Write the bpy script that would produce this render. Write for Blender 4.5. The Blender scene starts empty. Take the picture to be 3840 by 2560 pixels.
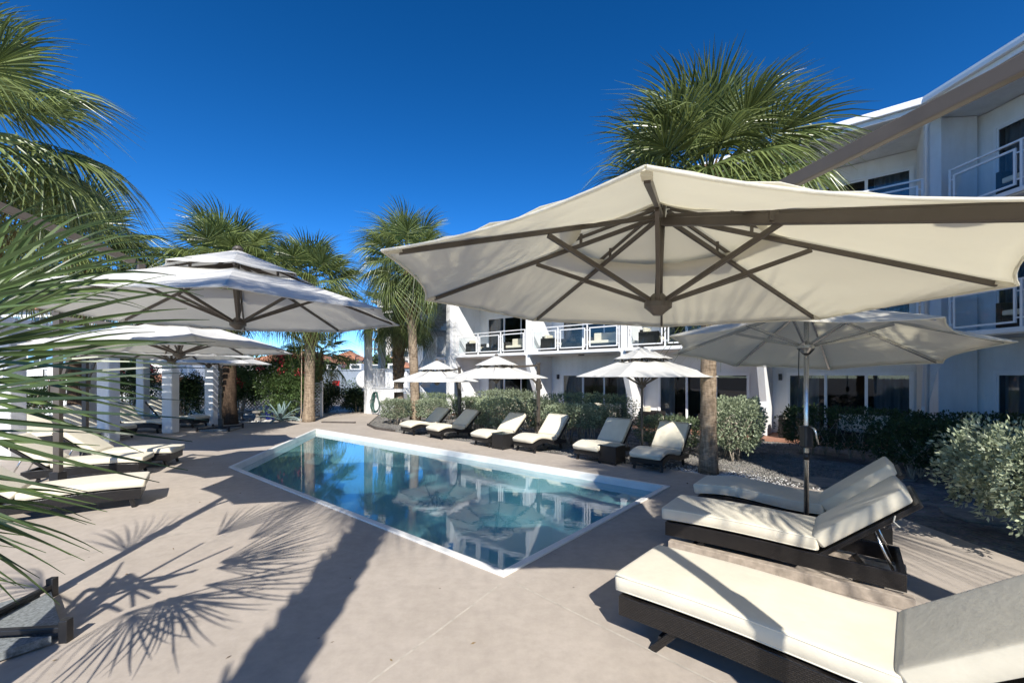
import bpy, bmesh, math, random
import numpy as np
from mathutils import Vector, Matrix
random.seed(7); rng = np.random.default_rng(11)
R = math.radians; PI = math.pi
sc = bpy.context.scene; col = sc.collection

# ---------------------------------------------------------------- camera, sky, sun, exposure
cam_d = bpy.data.cameras.new('camera'); cam = bpy.data.objects.new('camera', cam_d); col.objects.link(cam)
cam.location = (0, 0, 2.0); cam.rotation_euler = (R(90), 0, 0)
cam_d.sensor_width = 36; cam_d.lens = 15.0; cam_d.shift_y = 0.0336; cam_d.clip_end = 3000; cam_d.clip_start = 0.05
sc.camera = cam
SUN_AZ, SUN_EL = R(9.5), R(38.0)          # sun stands behind the camera, this far to the right
wd = bpy.data.worlds.new('World'); sc.world = wd; wd.use_nodes = True
nt = wd.node_tree; nt.nodes.clear()
sky_n = nt.nodes.new('ShaderNodeTexSky'); sky_n.sky_type = 'NISHITA'; sky_n.sun_disc = False
sky_n.sun_elevation = SUN_EL; sky_n.sun_rotation = PI - SUN_AZ
sky_n.altitude = 3000; sky_n.air_density = 0.9; sky_n.dust_density = 0.0; sky_n.ozone_density = 3.0
bg = nt.nodes.new('ShaderNodeBackground'); bg.inputs[1].default_value = 0.099
wo = nt.nodes.new('ShaderNodeOutputWorld')
gm_n = nt.nodes.new('ShaderNodeGamma'); gm_n.inputs[1].default_value = 1.27; hs_n = nt.nodes.new('ShaderNodeHueSaturation'); hs_n.inputs['Saturation'].default_value = 1.20   # deeper, polarised blue
nt.links.new(sky_n.outputs[0], gm_n.inputs[0]); nt.links.new(gm_n.outputs[0], hs_n.inputs['Color']); nt.links.new(hs_n.outputs[0], bg.inputs[0]); nt.links.new(bg.outputs[0], wo.inputs[0])
sun_d = bpy.data.lights.new('sun', 'SUN'); sun_d.energy = 5.0; sun_d.angle = R(0.55); sun_d.color = (1, .955, .88)
sun = bpy.data.objects.new('sun', sun_d); col.objects.link(sun)
to_sun = Vector((math.sin(SUN_AZ)*math.cos(SUN_EL), -math.cos(SUN_AZ)*math.cos(SUN_EL), math.sin(SUN_EL)))
sun.rotation_euler = to_sun.to_track_quat('Z', 'Y').to_euler(); sun.location = to_sun*40
vs = sc.view_settings; vs.view_transform = 'Standard'; vs.look = 'None'; vs.exposure = 0.55; vs.gamma = 1; vs.use_curve_mapping = False

# ---------------------------------------------------------------- materials
MAT = {}
def nodes(name):
    m = bpy.data.materials.new(name); m.use_nodes = True; t = m.node_tree; t.nodes.clear(); MAT[name] = m
    o = t.nodes.new('ShaderNodeOutputMaterial')
    return m, t, o
def N(t, typ, **kw):
    n = t.nodes.new(typ)
    for k, v in kw.items():
        if k in n.inputs: n.inputs[k].default_value = v
        else: setattr(n, k, v)
    return n
def c4(c): return (c[0], c[1], c[2], 1)
def plain(name, col_, rough=.6, var=.12, scale=6, bump=.15, bscale=60, metal=0, spec=.4, coord='Object', col2=None, bdist=.004, sheen=0):
    m, t, o = nodes(name); L = t.links.new
    tc = N(t, 'ShaderNodeTexCoord'); b = N(t, 'ShaderNodeBsdfPrincipled', Roughness=rough, Metallic=metal)
    b.inputs['Specular IOR Level'].default_value = spec
    if sheen: b.inputs['Sheen Weight'].default_value = sheen
    n1 = N(t, 'ShaderNodeTexNoise', Scale=scale, Detail=6, Roughness=.62); L(tc.outputs[coord], n1.inputs['Vector'])
    mx = N(t, 'ShaderNodeMix', data_type='RGBA')
    d = col2 or tuple(c*(1-2.2*var) for c in col_)
    mx.inputs[6].default_value = c4(d); mx.inputs[7].default_value = c4(tuple(min(1, c*(1+var*.6)) for c in col_))
    rp = N(t, 'ShaderNodeMapRange'); rp.inputs[1].default_value = .3; rp.inputs[2].default_value = .7
    L(n1.outputs[0], rp.inputs[0]); L(rp.outputs[0], mx.inputs[0]); L(mx.outputs[2], b.inputs['Base Color'])
    if bump:
        n2 = N(t, 'ShaderNodeTexNoise', Scale=bscale, Detail=4); L(tc.outputs[coord], n2.inputs['Vector'])
        bp = N(t, 'ShaderNodeBump', Strength=bump, Distance=bdist); L(n2.outputs[0], bp.inputs['Height']); L(bp.outputs[0], b.inputs['Normal'])
    L(b.outputs[0], o.inputs[0]); return m
def leafmat(name, ca, cb, trans=.35, rough=.5, scale=3.0, spec=.35):
    m, t, o = nodes(name); L = t.links.new
    tc = N(t, 'ShaderNodeTexCoord'); oi = N(t, 'ShaderNodeObjectInfo')
    ge = N(t, 'ShaderNodeNewGeometry')
    nz = N(t, 'ShaderNodeTexNoise', Scale=scale, Detail=3); L(tc.outputs['Object'], nz.inputs['Vector'])
    ad = N(t, 'ShaderNodeMath', operation='ADD'); L(nz.outputs[0], ad.inputs[0])
    mu = N(t, 'ShaderNodeMath', operation='MULTIPLY_ADD'); L(ge.outputs['Random Per Island'], mu.inputs[0]); mu.inputs[1].default_value = .7; mu.inputs[2].default_value = -.35
    L(mu.outputs[0], ad.inputs[1])
    mx = N(t, 'ShaderNodeMix', data_type='RGBA'); mx.inputs[6].default_value = c4(ca); mx.inputs[7].default_value = c4(cb)
    L(ad.outputs[0], mx.inputs[0])
    hs = N(t, 'ShaderNodeHueSaturation'); L(mx.outputs[2], hs.inputs['Color'])
    m2 = N(t, 'ShaderNodeMath', operation='MULTIPLY_ADD'); L(oi.outputs['Random'], m2.inputs[0]); m2.inputs[1].default_value = .5; m2.inputs[2].default_value = .75
    L(m2.outputs[0], hs.inputs['Value'])
    b = N(t, 'ShaderNodeBsdfPrincipled', Roughness=rough); b.inputs['Specular IOR Level'].default_value = spec
    L(hs.outputs[0], b.inputs['Base Color'])
    tr = N(t, 'ShaderNodeBsdfTranslucent'); L(hs.outputs[0], tr.inputs[0])
    ms = N(t, 'ShaderNodeMixShader'); ms.inputs[0].default_value = trans
    L(b.outputs[0], ms.inputs[1]); L(tr.outputs[0], ms.inputs[2]); L(ms.outputs[0], o.inputs[0]); return m
def canvas(name, c, trans=.28, tcol=None):
    m, t, o = nodes(name); L = t.links.new
    tc = N(t, 'ShaderNodeTexCoord')
    nz = N(t, 'ShaderNodeTexNoise', Scale=2.2, Detail=5); L(tc.outputs['Object'], nz.inputs['Vector'])
    mx = N(t, 'ShaderNodeMix', data_type='RGBA'); mx.inputs[6].default_value = c4(tuple(k*.9 for k in c)); mx.inputs[7].default_value = c4(c); L(nz.outputs[0], mx.inputs[0])
    wv = N(t, 'ShaderNodeTexNoise', Scale=5.5, Detail=3, Distortion=1.5); L(tc.outputs['Object'], wv.inputs['Vector'])
    bp = N(t, 'ShaderNodeBump', Strength=.35, Distance=.03); L(wv.outputs[0], bp.inputs['Height'])
    d = N(t, 'ShaderNodeBsdfDiffuse'); L(mx.outputs[2], d.inputs[0]); L(bp.outputs[0], d.inputs['Normal'])
    tr = N(t, 'ShaderNodeBsdfTranslucent'); tr.inputs[0].default_value = c4(tcol or c)
    ms = N(t, 'ShaderNodeMixShader'); ms.inputs[0].default_value = trans
    L(d.outputs[0], ms.inputs[1]); L(tr.outputs[0], ms.inputs[2]); L(ms.outputs[0], o.inputs[0]); return m

def deck_mat():
    m, t, o = nodes('deck_concrete'); L = t.links.new
    tc = N(t, 'ShaderNodeTexCoord'); b = N(t, 'ShaderNodeBsdfPrincipled', Roughness=.78); b.inputs['Specular IOR Level'].default_value = .3
    n1 = N(t, 'ShaderNodeTexNoise', Scale=.9, Detail=8, Roughness=.65); L(tc.outputs['Object'], n1.inputs['Vector'])
    n2 = N(t, 'ShaderNodeTexNoise', Scale=7, Detail=8, Roughness=.7); L(tc.outputs['Object'], n2.inputs['Vector'])
    n3 = N(t, 'ShaderNodeTexNoise', Scale=120, Detail=3); L(tc.outputs['Object'], n3.inputs['Vector'])
    cr = N(t, 'ShaderNodeValToRGB'); e = cr.color_ramp.elements
    e[0].position = .32; e[0].color = (.405, .354, .300, 1); e[1].position = .7; e[1].color = (.475, .418, .360, 1)
    L(n1.outputs[0], cr.inputs[0])
    cr2 = N(t, 'ShaderNodeValToRGB'); e = cr2.color_ramp.elements
    e[0].position = .3; e[0].color = (.83, .82, .81, 1); e[1].position = .72; e[1].color = (1.08, 1.07, 1.06, 1)
    L(n2.outputs[0], cr2.inputs[0])
    mx = N(t, 'ShaderNodeMix', data_type='RGBA', blend_type='MULTIPLY'); mx.inputs[0].default_value = .85
    L(cr.outputs[0], mx.inputs[6]); L(cr2.outputs[0], mx.inputs[7])
    # small dark spots
    vo = N(t, 'ShaderNodeTexVoronoi', Scale=2.3); L(tc.outputs['Object'], vo.inputs['Vector'])
    sp = N(t, 'ShaderNodeMapRange'); sp.inputs[1].default_value = .018; sp.inputs[2].default_value = .03; sp.inputs[3].default_value = .55; sp.inputs[4].default_value = 1
    L(vo.outputs[0], sp.inputs[0])
    m3 = N(t, 'ShaderNodeMix', data_type='RGBA', blend_type='MULTIPLY'); m3.inputs[0].default_value = 1
    L(mx.outputs[2], m3.inputs[6]); L(sp.outputs[0], m3.inputs[7]); L(m3.outputs[2], b.inputs['Base Color'])
    ad = N(t, 'ShaderNodeMath', operation='ADD'); L(n3.outputs[0], ad.inputs[0]); L(n2.outputs[0], ad.inputs[1])
    bp = N(t, 'ShaderNodeBump', Strength=.22, Distance=.004); L(ad.outputs[0], bp.inputs['Height']); L(bp.outputs[0], b.inputs['Normal'])
    L(b.outputs[0], o.inputs[0])
deck_mat()
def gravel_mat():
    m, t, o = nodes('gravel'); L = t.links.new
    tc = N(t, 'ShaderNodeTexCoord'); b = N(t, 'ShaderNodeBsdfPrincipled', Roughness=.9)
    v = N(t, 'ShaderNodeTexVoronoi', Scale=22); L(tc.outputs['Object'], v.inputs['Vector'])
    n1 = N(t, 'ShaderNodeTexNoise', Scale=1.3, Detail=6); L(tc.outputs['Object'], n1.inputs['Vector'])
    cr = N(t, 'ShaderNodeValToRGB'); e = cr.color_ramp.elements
    e[0].position = .35; e[0].color = (.085, .07, .055, 1); e[1].position = .68; e[1].color = (.27, .245, .205, 1); L(n1.outputs[0], cr.inputs[0])  # both tones darkened to deepen the shade over the beds
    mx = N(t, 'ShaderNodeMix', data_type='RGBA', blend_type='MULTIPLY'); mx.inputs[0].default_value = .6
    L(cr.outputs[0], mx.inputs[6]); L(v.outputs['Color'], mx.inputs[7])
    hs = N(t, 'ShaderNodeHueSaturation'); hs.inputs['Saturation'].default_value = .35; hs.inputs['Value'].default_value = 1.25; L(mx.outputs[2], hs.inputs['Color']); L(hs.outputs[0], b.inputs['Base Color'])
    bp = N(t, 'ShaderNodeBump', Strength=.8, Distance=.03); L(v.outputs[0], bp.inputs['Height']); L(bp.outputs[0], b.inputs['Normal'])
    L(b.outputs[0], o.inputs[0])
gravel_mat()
def front_only(t, n):
    # mirror only where a ray meets the surface from the air side (avoids false total reflection at the far side of the sheet)
    ge = N(t, 'ShaderNodeNewGeometry'); s = N(t, 'ShaderNodeMath', operation='SUBTRACT'); s.inputs[0].default_value = 1; t.links.new(ge.outputs['Backfacing'], s.inputs[1])
    m = N(t, 'ShaderNodeMath', operation='MULTIPLY'); t.links.new(n.outputs[0], m.inputs[0]); t.links.new(s.outputs[0], m.inputs[1]); return m
def water_mat():
    m, t, o = nodes('water'); L = t.links.new
    tc = N(t, 'ShaderNodeTexCoord')
    mp = N(t, 'ShaderNodeMapping'); mp.inputs['Rotation'].default_value = (0, 0, R(25)); mp.inputs['Scale'].default_value = (1, 2.2, 1); L(tc.outputs['Object'], mp.inputs[0])
    n1 = N(t, 'ShaderNodeTexNoise', Scale=4.5, Detail=3, Roughness=.5, Distortion=.5); L(mp.outputs[0], n1.inputs['Vector'])
    bp = N(t, 'ShaderNodeBump', Strength=.02, Distance=.03); L(n1.outputs[0], bp.inputs['Height'])
    fr = N(t, 'ShaderNodeFresnel', IOR=1.33); L(bp.outputs[0], fr.inputs['Normal'])
    bo = N(t, 'ShaderNodeMath', operation='MULTIPLY_ADD'); bo.use_clamp = True; bo.inputs[1].default_value = 1.75; bo.inputs[2].default_value = .02; L(fr.outputs[0], bo.inputs[0]); bo = front_only(t, bo)
    tr = N(t, 'ShaderNodeBsdfTransparent'); tr.inputs[0].default_value = (.80, .95, .97, 1)
    gl = N(t, 'ShaderNodeBsdfGlossy', Roughness=.0); L(bp.outputs[0], gl.inputs['Normal'])
    df = N(t, 'ShaderNodeBsdfDiffuse'); df.inputs[0].default_value = (.23, .52, .565, 1)      # faint cloudiness of the water body
    mb = N(t, 'ShaderNodeMixShader'); mb.inputs[0].default_value = .48; L(tr.outputs[0], mb.inputs[1]); L(df.outputs[0], mb.inputs[2])
    ms = N(t, 'ShaderNodeMixShader'); L(bo.outputs[0], ms.inputs[0]); L(mb.outputs[0], ms.inputs[1]); L(gl.outputs[0], ms.inputs[2]); L(ms.outputs[0], o.inputs[0])
water_mat()
def glass_mat(name, tint, refl=1.0):
    m, t, o = nodes(name); L = t.links.new
    fr = N(t, 'ShaderNodeFresnel', IOR=1.5)
    bo = N(t, 'ShaderNodeMath', operation='MULTIPLY_ADD'); bo.use_clamp = True; bo.inputs[1].default_value = refl; bo.inputs[2].default_value = .02; L(fr.outputs[0], bo.inputs[0]); bo = front_only(t, bo)
    tr = N(t, 'ShaderNodeBsdfTransparent'); tr.inputs[0].default_value = c4(tint)
    gl = N(t, 'ShaderNodeBsdfGlossy', Roughness=.01)
    ms = N(t, 'ShaderNodeMixShader'); L(bo.outputs[0], ms.inputs[0]); L(tr.outputs[0], ms.inputs[1]); L(gl.outputs[0], ms.inputs[2]); L(ms.outputs[0], o.inputs[0])
glass_mat('window_glass', (.62, .68, .72), 1.2); glass_mat('rail_glass', (.93, .96, .97), 1.0)
def wicker_mat():
    m, t, o = nodes('wicker'); L = t.links.new
    tc = N(t, 'ShaderNodeTexCoord'); b = N(t, 'ShaderNodeBsdfPrincipled', Roughness=.34); b.inputs['Specular IOR Level'].default_value = .6
    # weave: offset rounded cells along and up the strands
    sp = N(t, 'ShaderNodeSeparateXYZ'); L(tc.outputs['Object'], sp.inputs[0])
    xy = N(t, 'ShaderNodeMath', operation='ADD'); L(sp.outputs[0], xy.inputs[0]); L(sp.outputs[1], xy.inputs[1])
    cb = N(t, 'ShaderNodeCombineXYZ'); L(xy.outputs[0], cb.inputs[0]); L(sp.outputs[2], cb.inputs[1])
    br = N(t, 'ShaderNodeTexBrick', Scale=1.0); br.offset = .5
    br.inputs['Brick Width'].default_value = .026; br.inputs['Row Height'].default_value = .012; br.inputs['Mortar Size'].default_value = .003; br.inputs['Mortar Smooth'].default_value = .6
    br.inputs['Color1'].default_value = (.012, .0105, .0105, 1); br.inputs['Color2'].default_value = (.024, .021, .020, 1); br.inputs['Mortar'].default_value = (.005, .004, .004, 1)
    L(cb.outputs[0], br.inputs['Vector']); L(br.outputs[0], b.inputs['Base Color'])
    bp = N(t, 'ShaderNodeBump', Strength=1.0, Distance=.006, invert=True); L(br.outputs['Fac'], bp.inputs['Height']); L(bp.outputs[0], b.inputs['Normal'])
    L(b.outputs[0], o.inputs[0])
wicker_mat()
def trunk_mat(name, ca, cb_):
    m, t, o = nodes(name); L = t.links.new
    tc = N(t, 'ShaderNodeTexCoord'); b = N(t, 'ShaderNodeBsdfPrincipled', Roughness=.92); b.inputs['Specular IOR Level'].default_value = .15
    mp = N(t, 'ShaderNodeMapping'); mp.inputs['Scale'].default_value = (9, 9, 2.2); L(tc.outputs['Object'], mp.inputs[0])
    n1 = N(t, 'ShaderNodeTexNoise', Scale=1.6, Detail=8, Roughness=.7); L(mp.outputs[0], n1.inputs['Vector'])
    mp2 = N(t, 'ShaderNodeMapping'); mp2.inputs['Scale'].default_value = (2.6, 2.6, 10); L(tc.outputs['Object'], mp2.inputs[0])
    n2 = N(t, 'ShaderNodeTexNoise', Scale=1.5, Detail=6, Distortion=1.6); L(mp2.outputs[0], n2.inputs['Vector'])
    cr = N(t, 'ShaderNodeValToRGB'); e = cr.color_ramp.elements
    e[0].position = .36; e[0].color = c4(ca); e[1].position = .64; e[1].color = c4(cb_); 
    ad = N(t, 'ShaderNodeMath', operation='MULTIPLY_ADD'); ad.inputs[1].default_value = .42; L(n2.outputs[0], ad.inputs[0])
    hf = N(t, 'ShaderNodeMath', operation='MULTIPLY'); hf.inputs[1].default_value = .58; L(n1.outputs[0], hf.inputs[0]); L(hf.outputs[0], ad.inputs[2])
    L(ad.outputs[0], cr.inputs[0]); L(cr.outputs[0], b.inputs['Base Color'])
    bp = N(t, 'ShaderNodeBump', Strength=.9, Distance=.03); L(ad.outputs[0], bp.inputs['Height']); L(bp.outputs[0], b.inputs['Normal'])
    L(b.outputs[0], o.inputs[0])
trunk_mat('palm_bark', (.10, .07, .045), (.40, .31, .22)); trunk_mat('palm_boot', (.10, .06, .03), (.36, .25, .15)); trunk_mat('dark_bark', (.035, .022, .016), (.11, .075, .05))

plain('coping', (.78, .77, .73), .5, .05, 3, .12); plain('pool_plaster', (.24, .55, .61), .6, .06, 1.5, .05); plain('pool_step', (.42, .68, .72), .6, .05, 2, .05)
plain('joint', (.52, .47, .40), .9, .15, 9, .1)
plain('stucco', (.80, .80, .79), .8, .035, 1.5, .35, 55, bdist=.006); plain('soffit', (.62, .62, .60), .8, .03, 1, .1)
def streak(m):
    t = m.node_tree; L = t.links.new; b = [n for n in t.nodes if n.type == 'BSDF_PRINCIPLED'][0]; src = b.inputs['Base Color'].links[0].from_socket
    tc = N(t, 'ShaderNodeTexCoord'); mp = N(t, 'ShaderNodeMapping'); mp.inputs['Scale'].default_value = (2.2, 2.2, .4); L(tc.outputs['Object'], mp.inputs[0])
    nz = N(t, 'ShaderNodeTexNoise', Scale=1.4, Detail=6, Roughness=.65); L(mp.outputs[0], nz.inputs['Vector'])
    cr = N(t, 'ShaderNodeValToRGB'); e = cr.color_ramp.elements; e[0].position = .28; e[0].color = (.80, .79, .76, 1); e[1].position = .56; e[1].color = (1, 1, 1, 1); L(nz.outputs[0], cr.inputs[0])
    mx = N(t, 'ShaderNodeMix', data_type='RGBA', blend_type='MULTIPLY'); mx.inputs[0].default_value = .45; L(src, mx.inputs[6]); L(cr.outputs[0], mx.inputs[7]); L(mx.outputs[2], b.inputs['Base Color'])
streak(MAT['stucco'])
plain('white_metal', (.80, .80, .80), .35, .02, 2, 0, spec=.5); plain('bronze', (.095, .080, .066), .42, .1, 5, .05, 90, spec=.5); plain('black_metal', (.018, .018, .020), .4, .1, 5, 0, spec=.5)
plain('aluminium', (.66, .66, .65), .25, .03, 4, 0, metal=1); plain('cushion', (.71, .65, .515), .85, .05, 3.5, .3, 20, spec=.15, bdist=.006, sheen=.15)
plain('cushion_piping', (.76, .71, .58), .85, .03, 3, .1); plain('granite', (.27, .29, .29), .55, .3, 40, .1, 90)
canvas('canvas', (.81, .79, .72), .50, (.95, .92, .80)); canvas('canvas_white', (.84, .83, .80), .44, (.86, .85, .80)); canvas('curtain', (.62, .62, .60), .35)
plain('room', (.16, .16, .17), .9, .05, 1, 0); plain('glass_table', (.05, .06, .07), .08, .05, 1, 0, spec=.8)
plain('blue_paint', (.012, .02, .13), .45, .08, 3, .05); plain('hose', (.012, .07, .055), .45, .1, 9, 0); plain('tile_patio', (.40, .20, .13), .7, .15, 5, .1)
plain('roof_tile', (.50, .22, .12), .8, .2, 6, .6, 5, bdist=.05); plain('house_white', (.80, .79, .76), .8, .03, 1, .05); plain('shutter_blue', (.16, .33, .48), .6, .06, 3, 0)
plain('utility_grey', (.25, .29, .34), .7, .06, .8, .05); plain('tower_beige', (.60, .55, .48), .8, .05, .3, 0); plain('dark_glass', (.03, .035, .045), .12, .1, .5, 0, spec=.7)
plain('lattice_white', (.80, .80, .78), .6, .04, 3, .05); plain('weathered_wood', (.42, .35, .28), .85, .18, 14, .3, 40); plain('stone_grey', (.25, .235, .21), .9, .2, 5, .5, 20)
plain('rock_white', (.74, .72, .68), .9, .1, 6, .3, 20); plain('sign_black', (.02, .02, .022), .4, .05, 3, 0); plain('red_paint', (.5, .02, .02), .5, .05, 3, 0)
plain('edging', (.09, .075, .065), .8, .2, 6, .2); plain('statue', (.62, .62, .61), .6, .1, 5, .2, 20); plain('rope', (.55, .42, .30), .8, .1, 8, .1); plain('beak', (.45, .22, .06), .5, .1, 8, 0)
plain('stem', (.40, .34, .27), .85, .2, 10, .4, 40)
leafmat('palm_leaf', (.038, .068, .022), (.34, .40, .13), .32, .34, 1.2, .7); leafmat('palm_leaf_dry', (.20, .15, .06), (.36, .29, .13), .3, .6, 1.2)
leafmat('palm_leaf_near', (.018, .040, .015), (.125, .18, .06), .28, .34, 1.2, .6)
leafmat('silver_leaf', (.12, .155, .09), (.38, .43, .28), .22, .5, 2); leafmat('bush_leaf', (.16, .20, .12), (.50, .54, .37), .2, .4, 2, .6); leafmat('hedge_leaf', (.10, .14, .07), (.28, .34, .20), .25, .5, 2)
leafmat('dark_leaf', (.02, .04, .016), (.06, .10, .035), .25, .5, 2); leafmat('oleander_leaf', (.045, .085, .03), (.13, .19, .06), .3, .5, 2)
leafmat('flower', (.55, .035, .06), (.75, .12, .13), .3, .6, 3); leafmat('agave_leaf', (.16, .24, .23), (.28, .37, .36), .05, .5, 2); leafmat('litter', (.16, .10, .05), (.34, .25, .13), .1, .8, 3); leafmat('far_leaf', (.05, .08, .03), (.16, .20, .07), .3, .6, .6)

# ---------------------------------------------------------------- mesh building
class MB:
    def __init__(s): s.v = []; s.f = []
    def add(s, vs_, fs):
        o = len(s.v); s.v += [tuple(p) for p in vs_]; s.f += [tuple(i+o for i in f) for f in fs]; return s
    def box(s, c, d, rz=0, M=None):
        x, y, z = d[0]/2, d[1]/2, d[2]/2; cs, sn = math.cos(rz), math.sin(rz); P = []
        for a in (-x, x):
            for b in (-y, y):
                for e in (-z, z):
                    P.append((c[0]+a*cs-b*sn, c[1]+a*sn+b*cs, c[2]+e))
        if M: P = [M @ Vector(p) for p in P]
        return s.add(P, [(0,1,3,2),(4,6,7,5),(0,4,5,1),(2,3,7,6),(0,2,6,4),(1,5,7,3)])
    def b6(s, x0, x1, y0, y1, z0, z1, M=None): return s.box(((x0+x1)/2,(y0+y1)/2,(z0+z1)/2),(abs(x1-x0),abs(y1-y0),abs(z1-z0)),0,M)
    def bar(s, p0, p1, w, h, up=(0,0,1)):
        p0, p1 = Vector(p0), Vector(p1); d = (p1-p0).normalized(); u = Vector(up)
        if abs(d.dot(u)) > .97: u = Vector((1,0,0))
        sx = d.cross(u).normalized(); uz = sx.cross(d); P = []
        for p in (p0, p1):
            for a, b in ((-1,-1),(1,-1),(1,1),(-1,1)): P.append(p+sx*(a*w/2)+uz*(b*h/2))
        return s.add(P, [(3,2,1,0),(4,5,6,7),(0,1,5,4),(1,2,6,5),(2,3,7,6),(3,0,4,7)])
    def tube(s, pts, rad, n=8, cap=True):
        pts = [Vector(p) for p in pts]; m = len(pts); o = len(s.v)
        if not hasattr(rad, '__len__'): rad = [rad]*m
        ref = None
        for i, p in enumerate(pts):
            d = (pts[min(i+1,m-1)]-pts[max(i-1,0)]).normalized()
            if ref is None: ref = d.orthogonal().normalized()
            ref = (ref-d*ref.dot(d)).normalized(); b = d.cross(ref)
            for k in range(n):
                a = 2*PI*k/n; s.v.append(tuple(p+(ref*math.cos(a)+b*math.sin(a))*rad[i]))
        for i in range(m-1):
            for k in range(n):
                k2 = (k+1)%n; s.f.append((o+i*n+k, o+i*n+k2, o+(i+1)*n+k2, o+(i+1)*n+k))
        if cap: s.f.append(tuple(o+k for k in reversed(range(n)))); s.f.append(tuple(o+(m-1)*n+k for k in range(n)))
        return s
    def lathe(s, prof, n=16, c=(0,0,0)): return s.tube([(c[0],c[1],c[2]+z) for r,z in prof], [max(r,1e-4) for r,z in prof], n)
    def prism(s, poly, z0, z1, M=None):
        n = len(poly); P = [(p[0],p[1],z0) for p in poly]+[(p[0],p[1],z1) for p in poly]
        if M: P = [M @ Vector(p) for p in P]
        return s.add(P, [tuple(reversed(range(n))), tuple(range(n,2*n))]+[(i,(i+1)%n,n+(i+1)%n,n+i) for i in range(n)])
    def ext(s, pts, vec):
        n = len(pts); v = Vector(vec); P = [Vector(p) for p in pts]; P += [p+v for p in P]
        return s.add(P, [tuple(reversed(range(n))), tuple(range(n,2*n))]+[(i,(i+1)%n,n+(i+1)%n,n+i) for i in range(n)])
    def grid(s, rows, closed=False):
        o = len(s.v); m, n = len(rows), len(rows[0])
        for r in rows: s.v += [tuple(p) for p in r]
        for i in range(m-1):
            for j in range(n if closed else n-1):
                j2 = (j+1)%n; s.f.append((o+i*n+j, o+i*n+j2, o+(i+1)*n+j2, o+(i+1)*n+j))
        return s
    def mesh(s, name, mat, smooth=False, auto=None):
        me = bpy.data.meshes.new(name); me.from_pydata(s.v, [], s.f); me.update()
        b = bmesh.new(); b.from_mesh(me); bmesh.ops.recalc_face_normals(b, faces=b.faces); b.to_mesh(me); b.free()
        if mat: me.materials.append(MAT[mat])
        if smooth:
            me.polygons.foreach_set('use_smooth', [True]*len(me.polygons))
            if auto: me.set_sharp_from_angle(angle=R(auto))
        return me
    def build(s, name, mat, parent=None, smooth=False, auto=None, bevel=0):
        return link(name, s.mesh(name, mat, smooth, auto), parent, bevel)
def link(name, me, parent=None, bevel=0):
    o = bpy.data.objects.new(name, me); col.objects.link(o)
    if parent is not None: o.parent = parent
    if bevel:
        md = o.modifiers.new('bevel', 'BEVEL'); md.width = bevel; md.segments = 2; md.limit_method = 'ANGLE'; md.angle_limit = R(40)
    return o
def tag(o, label, cat=None, group=None, kind=None):
    if label: o['label'] = label
    if cat: o['category'] = cat
    if group: o['group'] = group
    if kind: o['kind'] = kind
    return o
def thing(name, loc, rz, label, cat, group=None):
    o = bpy.data.objects.new(name, None); col.objects.link(o); o.empty_display_size = .2
    o.location = loc; o.rotation_euler = (0, 0, rz); return tag(o, label, cat, group)
def fastmesh(name, V, F, mat, smooth=False):
    V = np.asarray(V, dtype=np.float32); F = np.asarray(F, dtype=np.int32); k = F.shape[1]
    me = bpy.data.meshes.new(name); me.vertices.add(len(V)); me.vertices.foreach_set('co', V.ravel())
    me.loops.add(F.size); me.loops.foreach_set('vertex_index', F.ravel())
    me.polygons.add(len(F)); me.polygons.foreach_set('loop_start', np.arange(0, F.size, k, dtype=np.int32)); me.polygons.foreach_set('loop_total', np.full(len(F), k, dtype=np.int32))
    me.update(calc_edges=True); me.validate()
    if mat: me.materials.append(MAT[mat])
    if smooth: me.polygons.foreach_set('use_smooth', [True]*len(me.polygons))
    return me
def leaves(P, D, size, aspect=.45, fold=.25, jit=.35):
    """one folded diamond leaf at each point P growing along D"""
    n = len(P); D = D/np.linalg.norm(D, axis=1, keepdims=True)
    r = rng.normal(size=(n,3)); S = np.cross(D, r); S /= np.linalg.norm(S, axis=1, keepdims=True)+1e-9; U = np.cross(S, D)
    L = (size*(1+jit*rng.uniform(-1,1,n)))[:,None]; w = L*aspect*.5
    a = P; b = P+D*L*.5+S*w+U*w*fold; c = P+D*L; d = P+D*L*.5-S*w+U*w*fold
    V = np.stack([a,b,c,d],1).reshape(-1,3); F = np.arange(4*n).reshape(n,4); return V, F

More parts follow.
